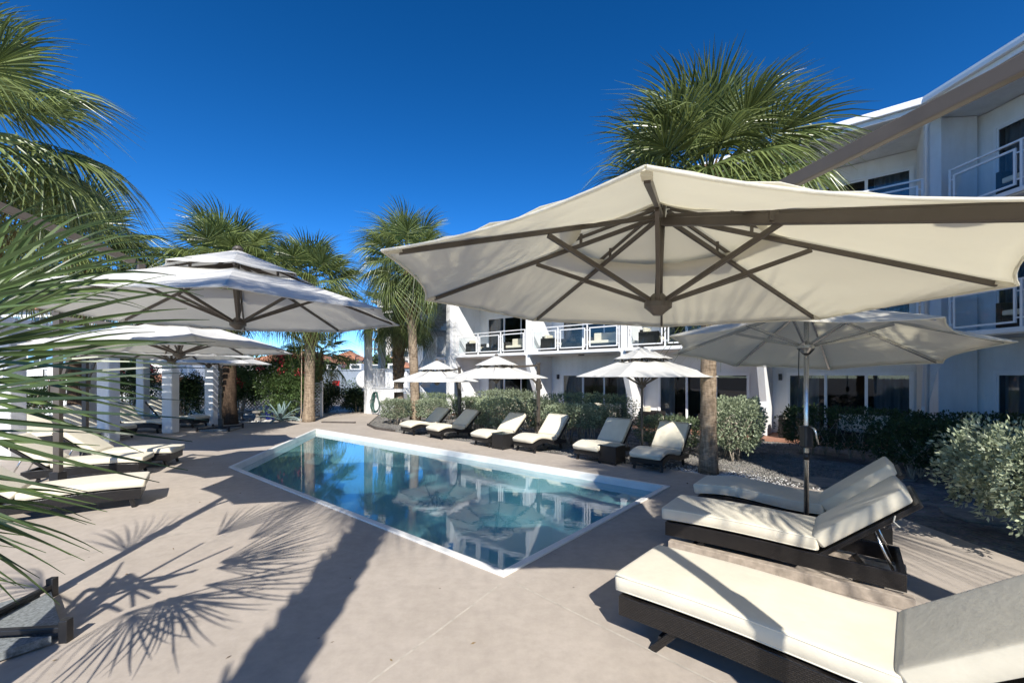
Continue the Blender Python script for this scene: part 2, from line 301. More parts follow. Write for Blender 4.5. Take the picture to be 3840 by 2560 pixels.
# ---------------------------------------------------------------- ground, deck, pool
U = Vector((.776, -.6306, 0)).normalized(); NV = Vector((.6306, .776, 0)).normalized()   # along the hotel front / into it
g = MB(); g.add([(-900,-300,-.05),(900,-300,-.05),(900,1500,-.05),(-900,1500,-.05)], [(0,1,2,3)])
POOL = [(-.082,4.24), (2.856,7.69), (-7.40,16.07), (-6.20,9.33)]
def inset(poly, d):
    out = []; n = len(poly)
    for i in range(n):
        p0, p1, p2 = Vector(poly[i-1]), Vector(poly[i]), Vector(poly[(i+1)%n])
        e1, e2 = (p1-p0).normalized(), (p2-p1).normalized(); n1, n2 = Vector((-e1.y,e1.x)), Vector((-e2.y,e2.x))
        k = (n1+n2)/(1+n1.dot(n2)); out.append(tuple(p1+k*d))
    return out
def holed(name, outer, holes, z, mat, depth=0):
    b = bmesh.new(); E = []
    for lp in [outer]+holes:
        vs_ = [b.verts.new((p[0],p[1],z)) for p in lp]; E += [b.edges.new((vs_[i], vs_[(i+1)%len(vs_)])) for i in range(len(vs_))]
    bmesh.ops.triangle_fill(b, use_beauty=True, use_dissolve=False, edges=E, normal=(0,0,1))
    if depth:
        r = bmesh.ops.extrude_edge_only(b, edges=[e for e in b.edges if len(e.link_faces)==1])
        for v in r['geom']:
            if isinstance(v, bmesh.types.BMVert): v.co.z -= depth
    bmesh.ops.recalc_face_normals(b, faces=b.faces)
    me = bpy.data.meshes.new(name); b.to_mesh(me); b.free(); me.materials.append(MAT[mat])
    return link(name, me)
# garden ground, with a hole under the pool
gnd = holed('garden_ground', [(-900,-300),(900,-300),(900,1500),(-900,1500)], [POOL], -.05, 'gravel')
tag(gnd, 'shell gravel ground, coloured dark for shade, of the planting beds around the deck', kind='structure')
DECK = [(-40,-14),(5.5,-14),(5.5,7.4),(4.2,8.45),(-5.1,16.0),(-5.9,17.3),(-6.9,22),(-9.0,31),(-11.2,31),(-9.9,21.5),(-9.2,19.1),(-12,18.3),(-40,18.3)]
deck = holed('pool_deck', DECK, [POOL], 0, 'deck_concrete', .07)
tag(deck, 'beige sealed concrete pool deck', kind='structure')
def strip(p, q, w=.018, z=.003):
    p, q = Vector(p), Vector(q); d = (q-p).normalized(); s = Vector((-d.y,d.x))*w/2
    return MB().add([(*(p-s),z),(*(q-s),z),(*(q+s),z),(*(p+s),z)], [(0,1,2,3)])
for a, b in [((-.1,4.12),(-2.6,.1)), ((.05,4.1),(4.4,-.4)), ((-5.0,4.55),(-3.9,5.75)), ((2.95,7.7),(4.6,8.0)), ((-6.3,9.3),(-9.6,9.9))]:
    strip(a, b).build('expansion_joint', 'joint', deck)
for p0, p1 in [((5.45,-14),(5.45,7.4)), ((4.15,8.5),(-5.1,16.05))]:
    pass
# a few dry leaf scraps blown onto the deck
_n = 90; _x = rng.uniform(-8,5,_n); _y = rng.uniform(1.5,12,_n); _k = np.array([not (-.75*(x+.08)+4.0 < y < 13.5-.8*x and x < 2.9) or y < 4.2-.83*(x+.08) for x, y in zip(_x,_y)])
_V, _F = leaves(np.stack([_x[_k],_y[_k],np.full(_k.sum(),.006)],1), np.stack([rng.normal(size=_k.sum()),rng.normal(size=_k.sum()),np.full(_k.sum(),.05)],1), .035, .35)
tag(link('leaf_litter', fastmesh('leaf_litter', _V, _F, 'litter')), 'tiny dry leaf scraps scattered over the deck', kind='stuff')
# pool shell
IN = inset(POOL, .09)
pool = thing('swimming_pool', (0,0,0), 0, 'swimming pool with white coping and pale turquoise plaster, four uneven sides', 'pool')
cp = MB(); n = 4
for i in range(4):
    a, b, c, d = POOL[i], POOL[(i+1)%4], IN[(i+1)%4], IN[i]
    m = MB().add([(*a,-.04),(*b,-.04),(*c,-.04),(*d,-.04),(*a,.022),(*b,.022),(*c,.022),(*d,.022)], [(0,3,2,1),(4,5,6,7),(0,1,5,4),(1,2,6,5),(2,3,7,6),(3,0,4,7)])
    m.build('coping', 'coping', pool, bevel=.006)
sh = MB(); dep = -1.25
OUT = inset(POOL, .10)
for i in range(4):
    a, b = IN[i], IN[(i+1)%4]; sh.add([(*a,-.19),(*b,-.19),(*b,dep),(*a,dep)], [(0,1,2,3)])
    MB().add([(*a,-.035),(*b,-.035),(*b,-.19),(*a,-.19)], [(0,1,2,3)]).build('waterline_band','coping',pool)
sh.add([(*p,dep) for p in IN], [(0,1,2,3)]); sh.build('pool_shell', 'pool_plaster', pool)
# ledge along the near-left wall and broad steps at the far-left end
def lerp2(a, b, t): return (a[0]+(b[0]-a[0])*t, a[1]+(b[1]-a[1])*t)
N0, R0, B0, L0 = IN
e = Vector((R0[0]-N0[0], R0[1]-N0[1])).normalized()
q = [N0, (N0[0]+e.x*.42, N0[1]+e.y*.42), (L0[0]+e.x*.42+.06, L0[1]+e.y*.42), L0]
MB().prism(q, dep+.002, -.38).build('bench_ledge', 'pool_step', pool, bevel=.02)
lb = Vector((B0[0]-L0[0], B0[1]-L0[1])).normalized(); ln = Vector((lb.y, -lb.x))
for k, (w, z) in enumerate([(1.35,-.85),(.95,-.55),(.5,-.28)]):
    a, b = L0, B0
    MB().prism([(a[0],a[1]), (a[0]+ln.x*w+.1, a[1]+ln.y*w), (b[0]+ln.x*w+.1, b[1]+ln.y*w-.1*k), (b[0],b[1])], dep+.003*(k+2), z).build('pool_step', 'pool_step', pool, bevel=.02)
for px, py in [(.9,7.2),(-1.3,10.2)]:
    MB().lathe([(.09,0),(.09,.012),(.0,.014)], 16, (px,py,dep+.002)).build('floor_drain', 'white_metal', pool)
wm = MB(); 
wp = [lerp2(IN[i], IN[(i+2)%4], -.0005) for i in range(4)]
wm.add([(*p,-.115) for p in IN], [(0,1,2,3)])
wat = wm.build('pool_water', 'water')
if wat.data.polygons[0].normal.z < 0: wat.data.flip_normals()
tag(wat, 'clear turquoise pool water mirroring the hotel and umbrellas', kind='structure')

# gravel pebbles, path pieces and edging of the beds
def rocks(name, pts, size, mat, label):
    base = np.array([[1,0,0],[-1,0,0],[0,1,0],[0,-1,0],[0,0,.7],[0,0,-.5]]); tri = np.array([[0,2,4],[2,1,4],[1,3,4],[3,0,4],[2,0,5],[1,2,5],[3,1,5],[0,3,5]])
    n = len(pts); V = []; F = []
    A = rng.uniform(0, 2*PI, n); S = size*rng.uniform(.5, 1.3, (n,3))
    Bv = base[None]*S[:,None,:]*rng.uniform(.7,1.2,(n,6,1)); ca, sa = np.cos(A)[:,None], np.sin(A)[:,None]
    X = Bv[:,:,0]*ca-Bv[:,:,1]*sa; Y = Bv[:,:,0]*sa+Bv[:,:,1]*ca
    V = np.stack([X,Y,Bv[:,:,2]],2)+pts[:,None,:]; F = tri[None]+6*np.arange(n)[:,None,None]
    o = link(name, fastmesh(name, V.reshape(-1,3), F.reshape(-1,3), mat)); tag(o, label, kind='stuff'); return o
O = Vector((.72, 19.73, 0)); UA = math.atan2(U.y, U.x)
def bedpts(n, t0, t1, d0, d1):
    t = rng.uniform(t0,t1,n); d = rng.uniform(d0,d1,n)
    return np.stack([O.x+U.x*t+NV.x*d, O.y+U.y*t+NV.y*d, np.full(n,-.045)],1)
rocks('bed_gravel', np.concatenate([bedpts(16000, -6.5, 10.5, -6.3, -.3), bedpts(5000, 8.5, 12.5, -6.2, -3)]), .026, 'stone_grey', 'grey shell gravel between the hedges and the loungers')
pp = rng.normal(size=(1500,2))*np.array([.75,.28]); rocks('white_pebbles', np.stack([4.1+pp[:,0]*.8+pp[:,1]*.6, 8.75-pp[:,0]*.6+pp[:,1]*.8+.0, np.full(1500,-.04)],1), .024, 'rock_white', 'white pebbles round the foot of the near palm')
pl = np.stack([rng.uniform(-22,-9.4,5000), rng.uniform(18.35,20.4,5000), np.full(5000,-.045)],1); rocks('back_bed_gravel', pl, .03, 'rock_white', 'white gravel of the bed before the lattice fence')
ed = thing('bed_edging', (-5.1,16.0,0), 0, 'dark timber edging at the corner of the bed by the first lounger', 'edging')
MB().bar((0,0,.02),(-.75,1.3,.02),.06,.12).build('board', 'edging', ed); MB().bar((0,0,.02),(.9,-.72,.02),.06,.12).build('board', 'edging', ed)
for i, (x, y, a) in enumerate([(5.9,8.2,.2),(6.5,7.3,.5),(6.9,6.2,.1),(7.6,8.7,.9)]):
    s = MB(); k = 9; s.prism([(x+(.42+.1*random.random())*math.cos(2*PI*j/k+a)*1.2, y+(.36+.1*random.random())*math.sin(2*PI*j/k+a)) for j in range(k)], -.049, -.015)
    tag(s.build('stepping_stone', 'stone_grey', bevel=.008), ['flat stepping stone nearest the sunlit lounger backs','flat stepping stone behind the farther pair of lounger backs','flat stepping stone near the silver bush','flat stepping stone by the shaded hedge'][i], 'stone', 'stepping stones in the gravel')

# ---------------------------------------------------------------- hotel
hotel = thing('hotel_building', O, UA, 'white three-storey hotel with slanted fins, glass balcony railings and sliding doors', 'building')
FL = [0.0, 3.1, 6.2]; EAVE = 8.82; DB = 1.85
FINS = [-4.9, 0, 4.7, 9.4, 13.4]
def fin_poly(): return [(0,EAVE),(0,2.45),(.62,1.15),(.62,0),(DB+.1,0),(DB+.1,EAVE)]
def fin(t, w, M, lab=None):
    pts = [M @ Vector((t-w/2, d, z)) for d, z in fin_poly()]; v = (M.to_3x3() @ Vector((w,0,0)))
    o = MB().ext(pts, v).build('partition_fin', 'stucco', hotel, bevel=.01)
    return o
I4 = Matrix.Identity(4)
def railing(M, x0, x1, z, parent, npan=3):
    r = MB(); H = 1.08; y = .06
    def B(a0,a1,b0,b1,c0,c1): r.b6(a0,a1,b0,b1,c0,c1,M)
    B(x0,x1,y-.025,y+.025,z+H-.04,z+H)
    w = (x1-x0)/npan
    for i in range(npan+1):
        x = min(max(x0+i*w, x0+.025), x1-.025); B(x-.025,x+.025,y-.022,y+.022,z,z+H-.04)
    o = r.build('balcony_railing', 'white_metal', parent)
    for i in range(npan):
        a, b = x0+i*w+.10, x0+(i+1)*w-.10; f = MB(); z0, z1 = z+.09, z+H-.16; fw = .045
        f.b6(a,b,y-.02,y+.02,z0,z0+fw,M).b6(a,b,y-.02,y+.02,z1-fw,z1,M).b6(a,a+fw,y-.02,y+.02,z0+fw,z1-fw,M).b6(b-fw,b,y-.02,y+.02,z0+fw,z1-fw,M)
        f.b6(a-.08,a,y-.012,y+.012,z0+.1,z0+.13,M).b6(b,b+.08,y-.012,y+.012,z0+.1,z0+.13,M).b6(a-.08,a,y-.012,y+.012,z1-.13,z1-.1,M).b6(b,b+.08,y-.012,y+.012,z1-.13,z1-.1,M)
        f.build('panel_frame', 'white_metal', o)
        MB().b6(a+fw,b-fw,y-.005,y+.005,z0+fw,z1-fw,M).build('glass_panel', 'rail_glass', o)
    return o
def curtain(M, x0, x1, y, z0, z1, parent):
    n = int((x1-x0)*26); rows = []
    for z in (z0, z1): rows.append([M @ Vector((x0+(x1-x0)*i/n, y+.045*math.sin(i*1.15+x0)+.02*math.sin(i*.37), z)) for i in range(n+1)])
    MB().grid(rows).build('curtain', 'curtain', parent, smooth=True)
def sliding_door(M, x0, x1, z, head, parent, cur=((0,.26),(.70,1)), db=DB):
    y = db; f = MB(); fw = .06; n = 3
    f.b6(x0,x1,y-.04,y+.06,z+head-fw,z+head,M).b6(x0,x0+fw,y-.04,y+.06,z+.0,z+head-fw,M).b6(x1-fw,x1,y-.04,y+.06,z,z+head-fw,M).b6(x0+fw,x1-fw,y-.04,y+.06,z,z+.05,M)
    o = f.build('sliding_door', 'white_metal', parent)
    w = (x1-x0-2*fw)/n
    for i in range(n):
        a, b = x0+fw+i*w, x0+fw+(i+1)*w; yy = y+(.03 if i % 2 else 0); s = .04
        g_ = MB(); g_.b6(a,a+s,yy-.02,yy+.02,z+.05,z+head-fw,M).b6(b-s,b,yy-.02,yy+.02,z+.05,z+head-fw,M).b6(a+s,b-s,yy-.02,yy+.02,z+.05,z+.11,M).b6(a+s,b-s,yy-.02,yy+.02,z+head-fw-.05,z+head-fw,M)
        g_.build('sash', 'white_metal', o)
        MB().b6(a+s,b-s,yy-.004,yy+.004,z+.11,z+head-fw-.05,M).build('glass_pane', 'window_glass', o)
    W = x1-x0
    for c0, c1 in cur: curtain(M, x0+W*c0+.06, x0+W*c1-.06, y+.2, z+.03, z+head-.04, o)
    return o
def bay(M, xa, xb, fl, z, top, door=(.6,.5), rail=True, cur=((0,.26),(.70,1)), db=DB):
    w2 = .11; a, b = xa+w2, xb-w2; d0, d1 = a+door[0], b-door[1]; head = 2.12
    bw = MB(); zz = z if fl == 0 else z
    bw.b6(a,d0,db,db+.15,zz,top,M).b6(d1,b,db,db+.15,zz,top,M).b6(d0,d1,db,db+.15,z+head,top,M)
    bw.build('back_wall', 'stucco', hotel)
    sliding_door(M, d0, d1, z, head, hotel, cur, db)
    rm = MB(); r0, r1 = db+.152, db+4.2
    P = [M @ Vector(p) for p in [(a,r0,z+.01),(b,r0,z+.01),(b,r1,z+.01),(a,r1,z+.01),(a,r0,top-.2),(b,r0,top-.2),(b,r1,top-.2),(a,r1,top-.2)]]
    rm.add(P, [(0,1,2,3),(4,5,6,7),(1,2,6,5),(2,3,7,6),(3,0,4,7)]); rm.build('room', 'room', hotel)
    if fl > 0:
        sl = MB(); sl.b6(a,b,-.02,db+.15,z-.16,z-.003,M); sl.build('balcony_slab', 'stucco', hotel, bevel=.008)
        MB().b6(a,b,-.10,-.022,z-.13,z-.03,M).build('slab_fascia', 'white_metal', hotel)
    if rail and fl > 0: railing(M, a+.06, b-.06, z, hotel)
tops = [FL[1]-.16, FL[2]-.16, EAVE-.02]
for i in range(4):
    for fl in range(3):
        bay(I4, FINS[i], FINS[i+1], fl, FL[fl]+.004, tops[fl], door=(.6,.5) if i < 3 else (.42,.12), cur=[((0,.26),(.72,1)), ((0,.33),(.80,1)), ((0,.2),(.45,.62)), ((.0,.3),(.7,1))][i])
for t in FINS: fin(t, .22 if t < 13 else .34, I4)
# patio tiles in front of the ground-floor rooms
pt = MB(); pt.b6(-4.79,13.2,-.35,DB,-.049,-.004); pt.build('patio', 'tile_patio', hotel)
# roof: stepped eave with gutter
rf = MB(); rf.b6(-5.15,13.55,-.02,7,EAVE,EAVE+.12); roof = rf.build('roof', 'stucco', hotel)
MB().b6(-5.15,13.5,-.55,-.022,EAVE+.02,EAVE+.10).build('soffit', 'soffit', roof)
MB().b6(-5.2,13.45,-.63,-.55,EAVE-.02,EAVE+.2).build('fascia', 'stucco', roof)
MB().b6(-5.2,13.42,-.74,-.632,EAVE+.10,EAVE+.24).build('gutter', 'white_metal', roof, bevel=.02)
MB().b6(-5.2,13.4,-.70,1.2,EAVE+.242,EAVE+.29).build('drip_edge', 'white_metal', roof)
MB().b6(-5.0,13.5,DB+4.25,DB+4.4,0,EAVE).build('rear_wall', 'stucco', hotel)
# wing that turns toward the camera on the right
WA = math.atan2(-.9976, .07)
WM = Matrix.Translation(Vector((13.4+.05, .02, 0))) @ Matrix.Rotation(WA-UA, 4, 'Z')
WF = [0, 4.9, 9.8, 14.7, 19.6]
for i in range(2):
    for fl in range(3): bay(WM, WF[i]+.12, WF[i+1], fl, FL[fl]+.006, tops[fl]-.003, door=(.22,.5), db=1.12)
for t in WF[1:3]: fin(t, .22, WM)
MB().b6(WF[2]+.12, 26, .02, 5, 0, EAVE-.01, WM).build('wing_wall', 'stucco', hotel)
MB().prism([(13.3,.9),(13.52,.10),(14.3,.62),(13.6,2.1)], 0.002, EAVE-.012).build('corner_pier', 'stucco', hotel)
MB().b6(-.75,.228,1.12,1.27,.003,EAVE-.006,WM).build('corner_wall','stucco',hotel)
wr = MB().b6(-.6,26,-.03,7,EAVE+.004,EAVE+.116,WM).build('wing_roof', 'stucco', hotel)
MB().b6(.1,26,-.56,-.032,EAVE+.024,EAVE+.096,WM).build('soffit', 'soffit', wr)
MB().b6(-.05,26,-.64,-.562,EAVE-.016,EAVE+.196,WM).build('fascia', 'stucco', wr)
MB().b6(-.12,26,-.75,-.642,EAVE+.104,EAVE+.236,WM).build('gutter', 'white_metal', wr, bevel=.02)
MB().b6(-.12,26,-.71,1.2,EAVE+.245,EAVE+.293,WM).build('drip_edge', 'white_metal', wr)
MB().b6(.3,10,-.4,DB,-.049,-.008,WM).build('patio', 'tile_patio', hotel)
MB().tube([(13.28,-.62,EAVE-.1),(13.28,-.16,EAVE-.35),(13.28,-.16,.1)],.045,8).build('downpipe','white_metal',hotel,smooth=True)
# unseen wing block added behind the photographer to shade the right-hand beds
LM = (Matrix.Translation(O) @ Matrix.Rotation(UA,4,'Z')).inverted()
MB().b6(7.5,16,-20,1.5,-.05,EAVE+.2,LM).build('wing_wall','stucco',hotel)
# vents / lights under the first slab
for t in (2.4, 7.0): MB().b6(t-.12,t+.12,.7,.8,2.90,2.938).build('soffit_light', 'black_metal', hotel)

for t in (-4.35, .5, 5.2, 9.75):
    lm = MB().b6(t-.05,t+.05,DB-.10,DB-.002,1.85,2.07).build('wall_lamp', 'black_metal', hotel, bevel=.01)
# stair tower at the far end
def S(mb, name, mat='stucco', parent=None, **k): return mb.build(name, mat, parent or hotel, **k)
S(MB().b6(-9.8,-5.01,DB,DB+.2,0,6.6), 'stair_wall')
S(MB().b6(-8.65,-8.33,-3.05,-2.73,0,5.2), 'stair_column', bevel=.01); S(MB().b6(-9.55,-9.25,-1.6,-1.3,0,6.6), 'stair_column', bevel=.01); S(MB().b6(-5.3,-5.01,-.22,.1,0,6.6), 'stair_column', bevel=.01)
S(MB().b6(-8.33,-6.4,-2.95,-2.75,0,1.32), 'stair_low_wall'); S(MB().b6(-9.4,-6.4,-2.72,-.9,1.17,1.33), 'stair_landing')
S(MB().b6(-7.0,-5.31,-.1,DB,2.94,3.09), 'stair_landing'); S(MB().b6(-9.6,-7.6,-.1,DB,4.6,4.76), 'stair_landing')
S(MB().b6(-9.9,-5.01,-1.7,DB+.2,6.6,6.75), 'stair_roof')
S(MB().b6(-5.005,-4.9,DB+.1,DB+4.3,0,EAVE-.002), 'end_wall')
def flight(t0, z0, t1, z1, d0, d1, n=9):
    m = MB(); 
    for i in range(n):
        ta, tb = t0+(t1-t0)*i/n, t0+(t1-t0)*(i+1)/n; z = z0+(z1-z0)*(i+1)/n
        m.b6(min(ta,tb),max(ta,tb),d0,d1,z-.17,z)
    m.ext([(t0,d0-.06,z0-.2),(t1,d0-.06,z1-.2),(t1,d0-.06,z1+.06),(t0,d0-.06,z0+.06)],(0,.055,0)); S(m, 'stair_flight')
    r = MB(); k = 15
    for i in range(k+1):
        t = t0+(t1-t0)*i/k; z = z0+(z1-z0)*i/k; r.b6(t-.013,t+.013,d0-.045,d0-.02,z+.06,z+.98)
    r.bar((t0,d0-.03,z0+1.0),(t1,d0-.03,z1+1.0),.05,.05); r.bar((t0,d0-.03,z0+.12),(t1,d0-.03,z1+.12),.04,.04); S(r, 'stair_railing', 'white_metal')
flight(-4.75,0,-6.4,1.25,-1.9,-.95); flight(-6.9,1.33,-5.35,3.0,-.85,-.15); flight(-6.9,3.1,-8.6,4.7,.2,1.1); flight(-7.4,4.76,-5.6,6.2,.2,1.1)
def barrail(t0, t1, d0, d1, z, name='landing_railing'):
    r = MB(); L_ = math.hypot(t1-t0, d1-d0); k = max(2,int(L_/.11))
    for i in range(k+1):
        t, d = t0+(t1-t0)*i/k, d0+(d1-d0)*i/k; r.b6(t-.012,t+.012,d-.012,d+.012,z+.06,z+1.02)
    r.bar((t0,d0,z+1.04),(t1,d1,z+1.04),.05,.05); r.bar((t0,d0,z+.06),(t1,d1,z+.06),.04,.04); S(r, name, 'white_metal')
barrail(-8.33,-6.45,-2.8,-2.8,1.32); barrail(-8.5,-9.3,-2.7,-1.5,1.32); barrail(-6.95,-5.35,-.07,-.07,3.09); barrail(-9.5,-7.6,-.07,-.07,4.76)
dr = S(MB().b6(-6.4,-5.1,1.70,1.82,0,2.15), 'service_door', 'blue_paint'); MB().b6(-5.25,-5.2,1.64,1.70,1.0,1.12).build('door_handle', 'aluminium', dr)

# hose hanging on the stair wall
hp = O+U*(-7.5)+NV*(-3.02)
hz = thing('garden_hose', hp, UA, 'dark green garden hose hung in a long loop on the white stair wall', 'hose')
for k in range(7):
    w = .26+.03*k+.02*math.sin(k*3); bt = .12+.03*(k%3); pts = []
    for i in range(41):
        a = 2*PI*i/40; sx = math.sin(a); cz = math.cos(a); zz = .62+.55*cz
        if cz < 0: zz = .62+(.62-bt)*cz
        pts.append((sx*w*(1.0 if cz < .2 else .72), -.03-.018*k, zz))
    MB().tube(pts, .014, 6, cap=False).build('hose_loop', 'hose', hz, smooth=True)
MB().b6(-.05,.05,-.14,.015,1.12,1.17).build('hook', 'black_metal', hz)

# ---------------------------------------------------------------- umbrellas
def canopy_mesh(Rr, rim, peak, r0, n=8, scallop=.05, sag=.03, pw=1.0, nr=12, na=10, tilt=None, seed=0, lift=0):
    m = MB(); rd = random.Random(seed)
    for k in range(n):
        a0, a1 = 2*PI*k/n, 2*PI*(k+1)/n; rows = []; ph = rd.uniform(0, 6)
        for i in range(nr+1):
            f = r0+(1-r0)*i/nr; row = []
            for j in range(na+1):
                b = j/na; h = 4*b*(1-b)
                x = (math.cos(a0)*(1-b)+math.cos(a1)*b)*Rr*f; y = (math.sin(a0)*(1-b)+math.sin(a1)*b)*Rr*f
                s = 1-scallop*h*f**4; x *= s; y *= s
                z = rim+(peak-rim)*(1-f**pw) - sag*h*math.sin(PI*min(1,f*.92)) + lift*h*f**5
                wr = .010*math.sin(11*b*PI+ph+3*f)*f*f*h + .007*math.sin(23*f+ph*2+5*b)*h
                row.append((x, y, z+wr))
            rows.append(row)
        m.grid(rows)
    me = m.mesh('canopy', None, True); b = bmesh.new(); b.from_mesh(me); bmesh.ops.remove_doubles(b, verts=b.verts, dist=.0015); bmesh.ops.recalc_face_normals(b, faces=b.faces)
    # hem: thin fold hanging from the rim
    b.to_mesh(me); b.free()
    me.polygons.foreach_set('use_smooth', [True]*len(me.polygons)); me.set_sharp_from_angle(angle=R(13))
    return me
def umbrella(loc, ang0, Rr, rim, peak, label, mast=None, mtop=None, metal='bronze', mat='canvas_white', tier=True, strut=True, hubz=None, base='cross', slider=1.55, link_r=.45, scallop=.05, bp=.05, pw=1.0, thick=1.0, tl=(.10,.16)):
    u = thing('cantilever_umbrella' if mast else 'parasol', loc, ang0, label, 'umbrella', 'poolside umbrellas')
    r0 = .34 if tier else .015
    def addc(name, me):
        me.materials.append(MAT[mat]); o = link(name, me, u); md = o.modifiers.new('thickness','SOLIDIFY'); md.thickness = .004; md.offset = 0; return o
    c = addc('canopy', canopy_mesh(Rr, rim, peak, r0, scallop=scallop, pw=pw, seed=int(abs(loc[0]*100))))
    zt = lambda f: rim+(peak-rim)*(1-f**pw)
    if tier:
        tf = .43; t = addc('top_tier', canopy_mesh(Rr*tf, zt(tf)+tl[0], peak+tl[1], .015, nr=6, na=6, sag=.012, scallop=.07, seed=3))
        MB().lathe([(.05,0),(.06,.02),(.03,.05),(.0,.06)], 12, (0,0,peak+tl[1]-.005)).build('finial', metal, u, smooth=True)
    else:
        MB().lathe([(.05,0),(.05,.03),(.02,.06),(.0,.065)], 12, (0,0,peak+.004)).build('finial', metal, u, smooth=True)
    hm = MB()
    for k in range(8):
        a0, a1 = 2*PI*k/8, 2*PI*(k+1)/8; pts = []
        for j in range(9):
            b = j/8; h = 4*b*(1-b); s_ = (1-scallop*h)*.999; x = (math.cos(a0)*(1-b)+math.cos(a1)*b)*Rr*s_; y = (math.sin(a0)*(1-b)+math.sin(a1)*b)*Rr*s_
            pts.append((x,y,rim-.03*h*math.sin(PI*.92)-.004))
        hm.tube(pts,.0075,5,cap=False)
    hm.build('hem', mat, u, smooth=True)
    hubz = hubz if hubz is not None else peak-.62*(peak-rim)-.28
    apex = peak-.03
    for k in range(8):
        a = 2*PI*k/8; cx, cy = math.cos(a), math.sin(a)
        rb = MB().bar((cx*.05,cy*.05,apex-.02),(cx*Rr*.952,cy*Rr*.952,zt(.952)-.024),.022*thick,.030*thick).build('rib', metal, u)
        if tier: MB().bar((cx*.05,cy*.05,peak+tl[1]-.06),(cx*Rr*.42,cy*Rr*.42,zt(.42)+tl[0]-.025),.016*thick,.022*thick).build('tier_rib', metal, rb); MB().bar((cx*Rr*.30,cy*Rr*.30,zt(.30)-.03),(cx*Rr*.30,cy*Rr*.30,zt(.30)+tl[0]),.02*thick,.02*thick).build('tier_post', metal, rb)
        f = .48; MB().bar((cx*.06,cy*.06,hubz+.02),(cx*Rr*f,cy*Rr*f,zt(f)-.05),.022*thick,.03*thick).build('strut', metal, rb)
        MB().bar((cx*Rr*.945,cy*Rr*.945,zt(.945)-.020),(cx*Rr*.985,cy*Rr*.985,zt(.985)-.012),.034*thick,.022*thick).build('corner_pocket', mat, rb)
    h = MB().lathe([(.03,hubz-.07),(.05,hubz-.05),(.088,hubz-.02),(.088,hubz+.015),(.055,hubz+.05),(.036,hubz+.07)], 16).build('hub', metal, u, smooth=True, auto=35)
    if mast is not None:
        MB().tube([(0,0,hubz-.04),(0,0,peak+tl[1]-.04 if tier else peak)], .024, 10).build('centre_post', metal, u, smooth=True)
        am, dm = mast[0]-ang0, mast[1]; cx, cy = math.cos(am), math.sin(am); P = lambda r, z: (cx*r, cy*r, z)
        ms = MB().bar(P(dm,.10),P(dm,mtop),.075,.105,(cx,cy,0)).build('mast', metal, u, bevel=.008)
        MB().bar(P(dm,mtop-.01),P(dm,mtop+.05),.09,.12,(cx,cy,0)).build('mast_cap', metal, ms)
        MB().bar(P(dm-.02,mtop-.04),P(Rr*link_r,zt(link_r)+.08),.04,.062).build('link_arm', metal, u, bevel=.006)
        MB().bar(P(Rr*link_r-.05,zt(link_r)+.09),P(Rr*link_r-.05,zt(link_r)-.06),.04,.06).build('arm_bracket', metal, u)
        sp = MB(); sp.bar(P(.02,apex-.05),P(Rr*1.02,zt(1.0)-.055),.042,.052); sp.bar(P(Rr*1.02,zt(1.0)-.055),P(dm-.04,slider),.042,.052); sp.build('spar', metal, u, bevel=.006)
        sl = MB().bar(P(dm,slider-.16),P(dm,slider+.14),.12,.15,(cx,cy,0)).build('slider', metal, u, bevel=.015)
        MB().tube([P(dm+.09,slider),P(dm+.15,slider),P(dm+.15,slider-.14)],.014,8).build('crank', metal, sl, smooth=True)
        bx, by = cx*dm, cy*dm
    else:
        pole = MB().tube([(0,0,.05),(0,0,peak-.02)], .026, 16).build('pole', metal, u, smooth=True); bx = by = 0
    if base == 'cross':
        b = MB(); aa = bp
        for k in range(4):
            a = aa+k*PI/2; q = (bx+math.cos(a)*.74, by+math.sin(a)*.74, .10)
            b.bar((bx,by,.10), q, .05, .04); b.bar((q[0],q[1],0),(q[0],q[1],.17),.06,.06,(math.cos(a),math.sin(a),0))
        b.bar((bx,by,.0),(bx,by,.42),.15,.15); bo = b.build('base_cross', 'black_metal', u, bevel=.006)
        for k in range(4):
            a = aa+k*PI/2; a2 = a+PI/2; o1, o2 = .03, .70
            mid = a+PI/4; ox, oy = bx+math.cos(mid)*.06, by+math.sin(mid)*.06
            MB().prism([(ox,oy),(ox+math.cos(a)*.64,oy+math.sin(a)*.64),(ox+math.cos(a2)*.64,oy+math.sin(a2)*.64)], .012, .075).build('stone_weight', 'granite', bo, bevel=.006)
    elif base == 'disc':
        MB().lathe([(.24,0),(.24,.03),(.2,.05),(.05,.06),(.04,.22),(.04,.24)], 24).build('base', 'black_metal', u, smooth=True, auto=40)
    return u
uA = umbrella((.97,2.82,0), R(250), 1.77, 2.545, 3.09, 'huge cream cantilever umbrella overhead at upper right, seen from underneath with all its ribs', mast=(R(-65),2.0), mtop=3.08, mat='canvas', hubz=2.47, slider=1.9, link_r=.46, thick=.9, scallop=.045, tl=(.05,.07))
for ch in list(uA.children):   # the canopy hangs slightly askew, its pool side higher
    if ch.name.split('.')[0] in ('canopy','rib','hub','finial','hem','top_tier','centre_post','spar','arm_bracket'):
        T = Matrix.Translation((0,0,2.6)); q_ = Matrix.Rotation(-R(250),4,'Z') @ Matrix.Rotation(R(2.4),4,'Y') @ Matrix.Rotation(R(250),4,'Z'); ch.matrix_local = T @ q_ @ T.inverted()
uB = umbrella((-3.27,5.09,0), R(255), 1.93, 2.72, 3.37, 'large two-tier cantilever umbrella nearest on the left, its stone base in the bottom left corner', mast=(R(247),2.12), mtop=3.42, hubz=2.62, slider=1.9, link_r=.53, tl=(.08,.13), scallop=.035, bp=R(-255+6))
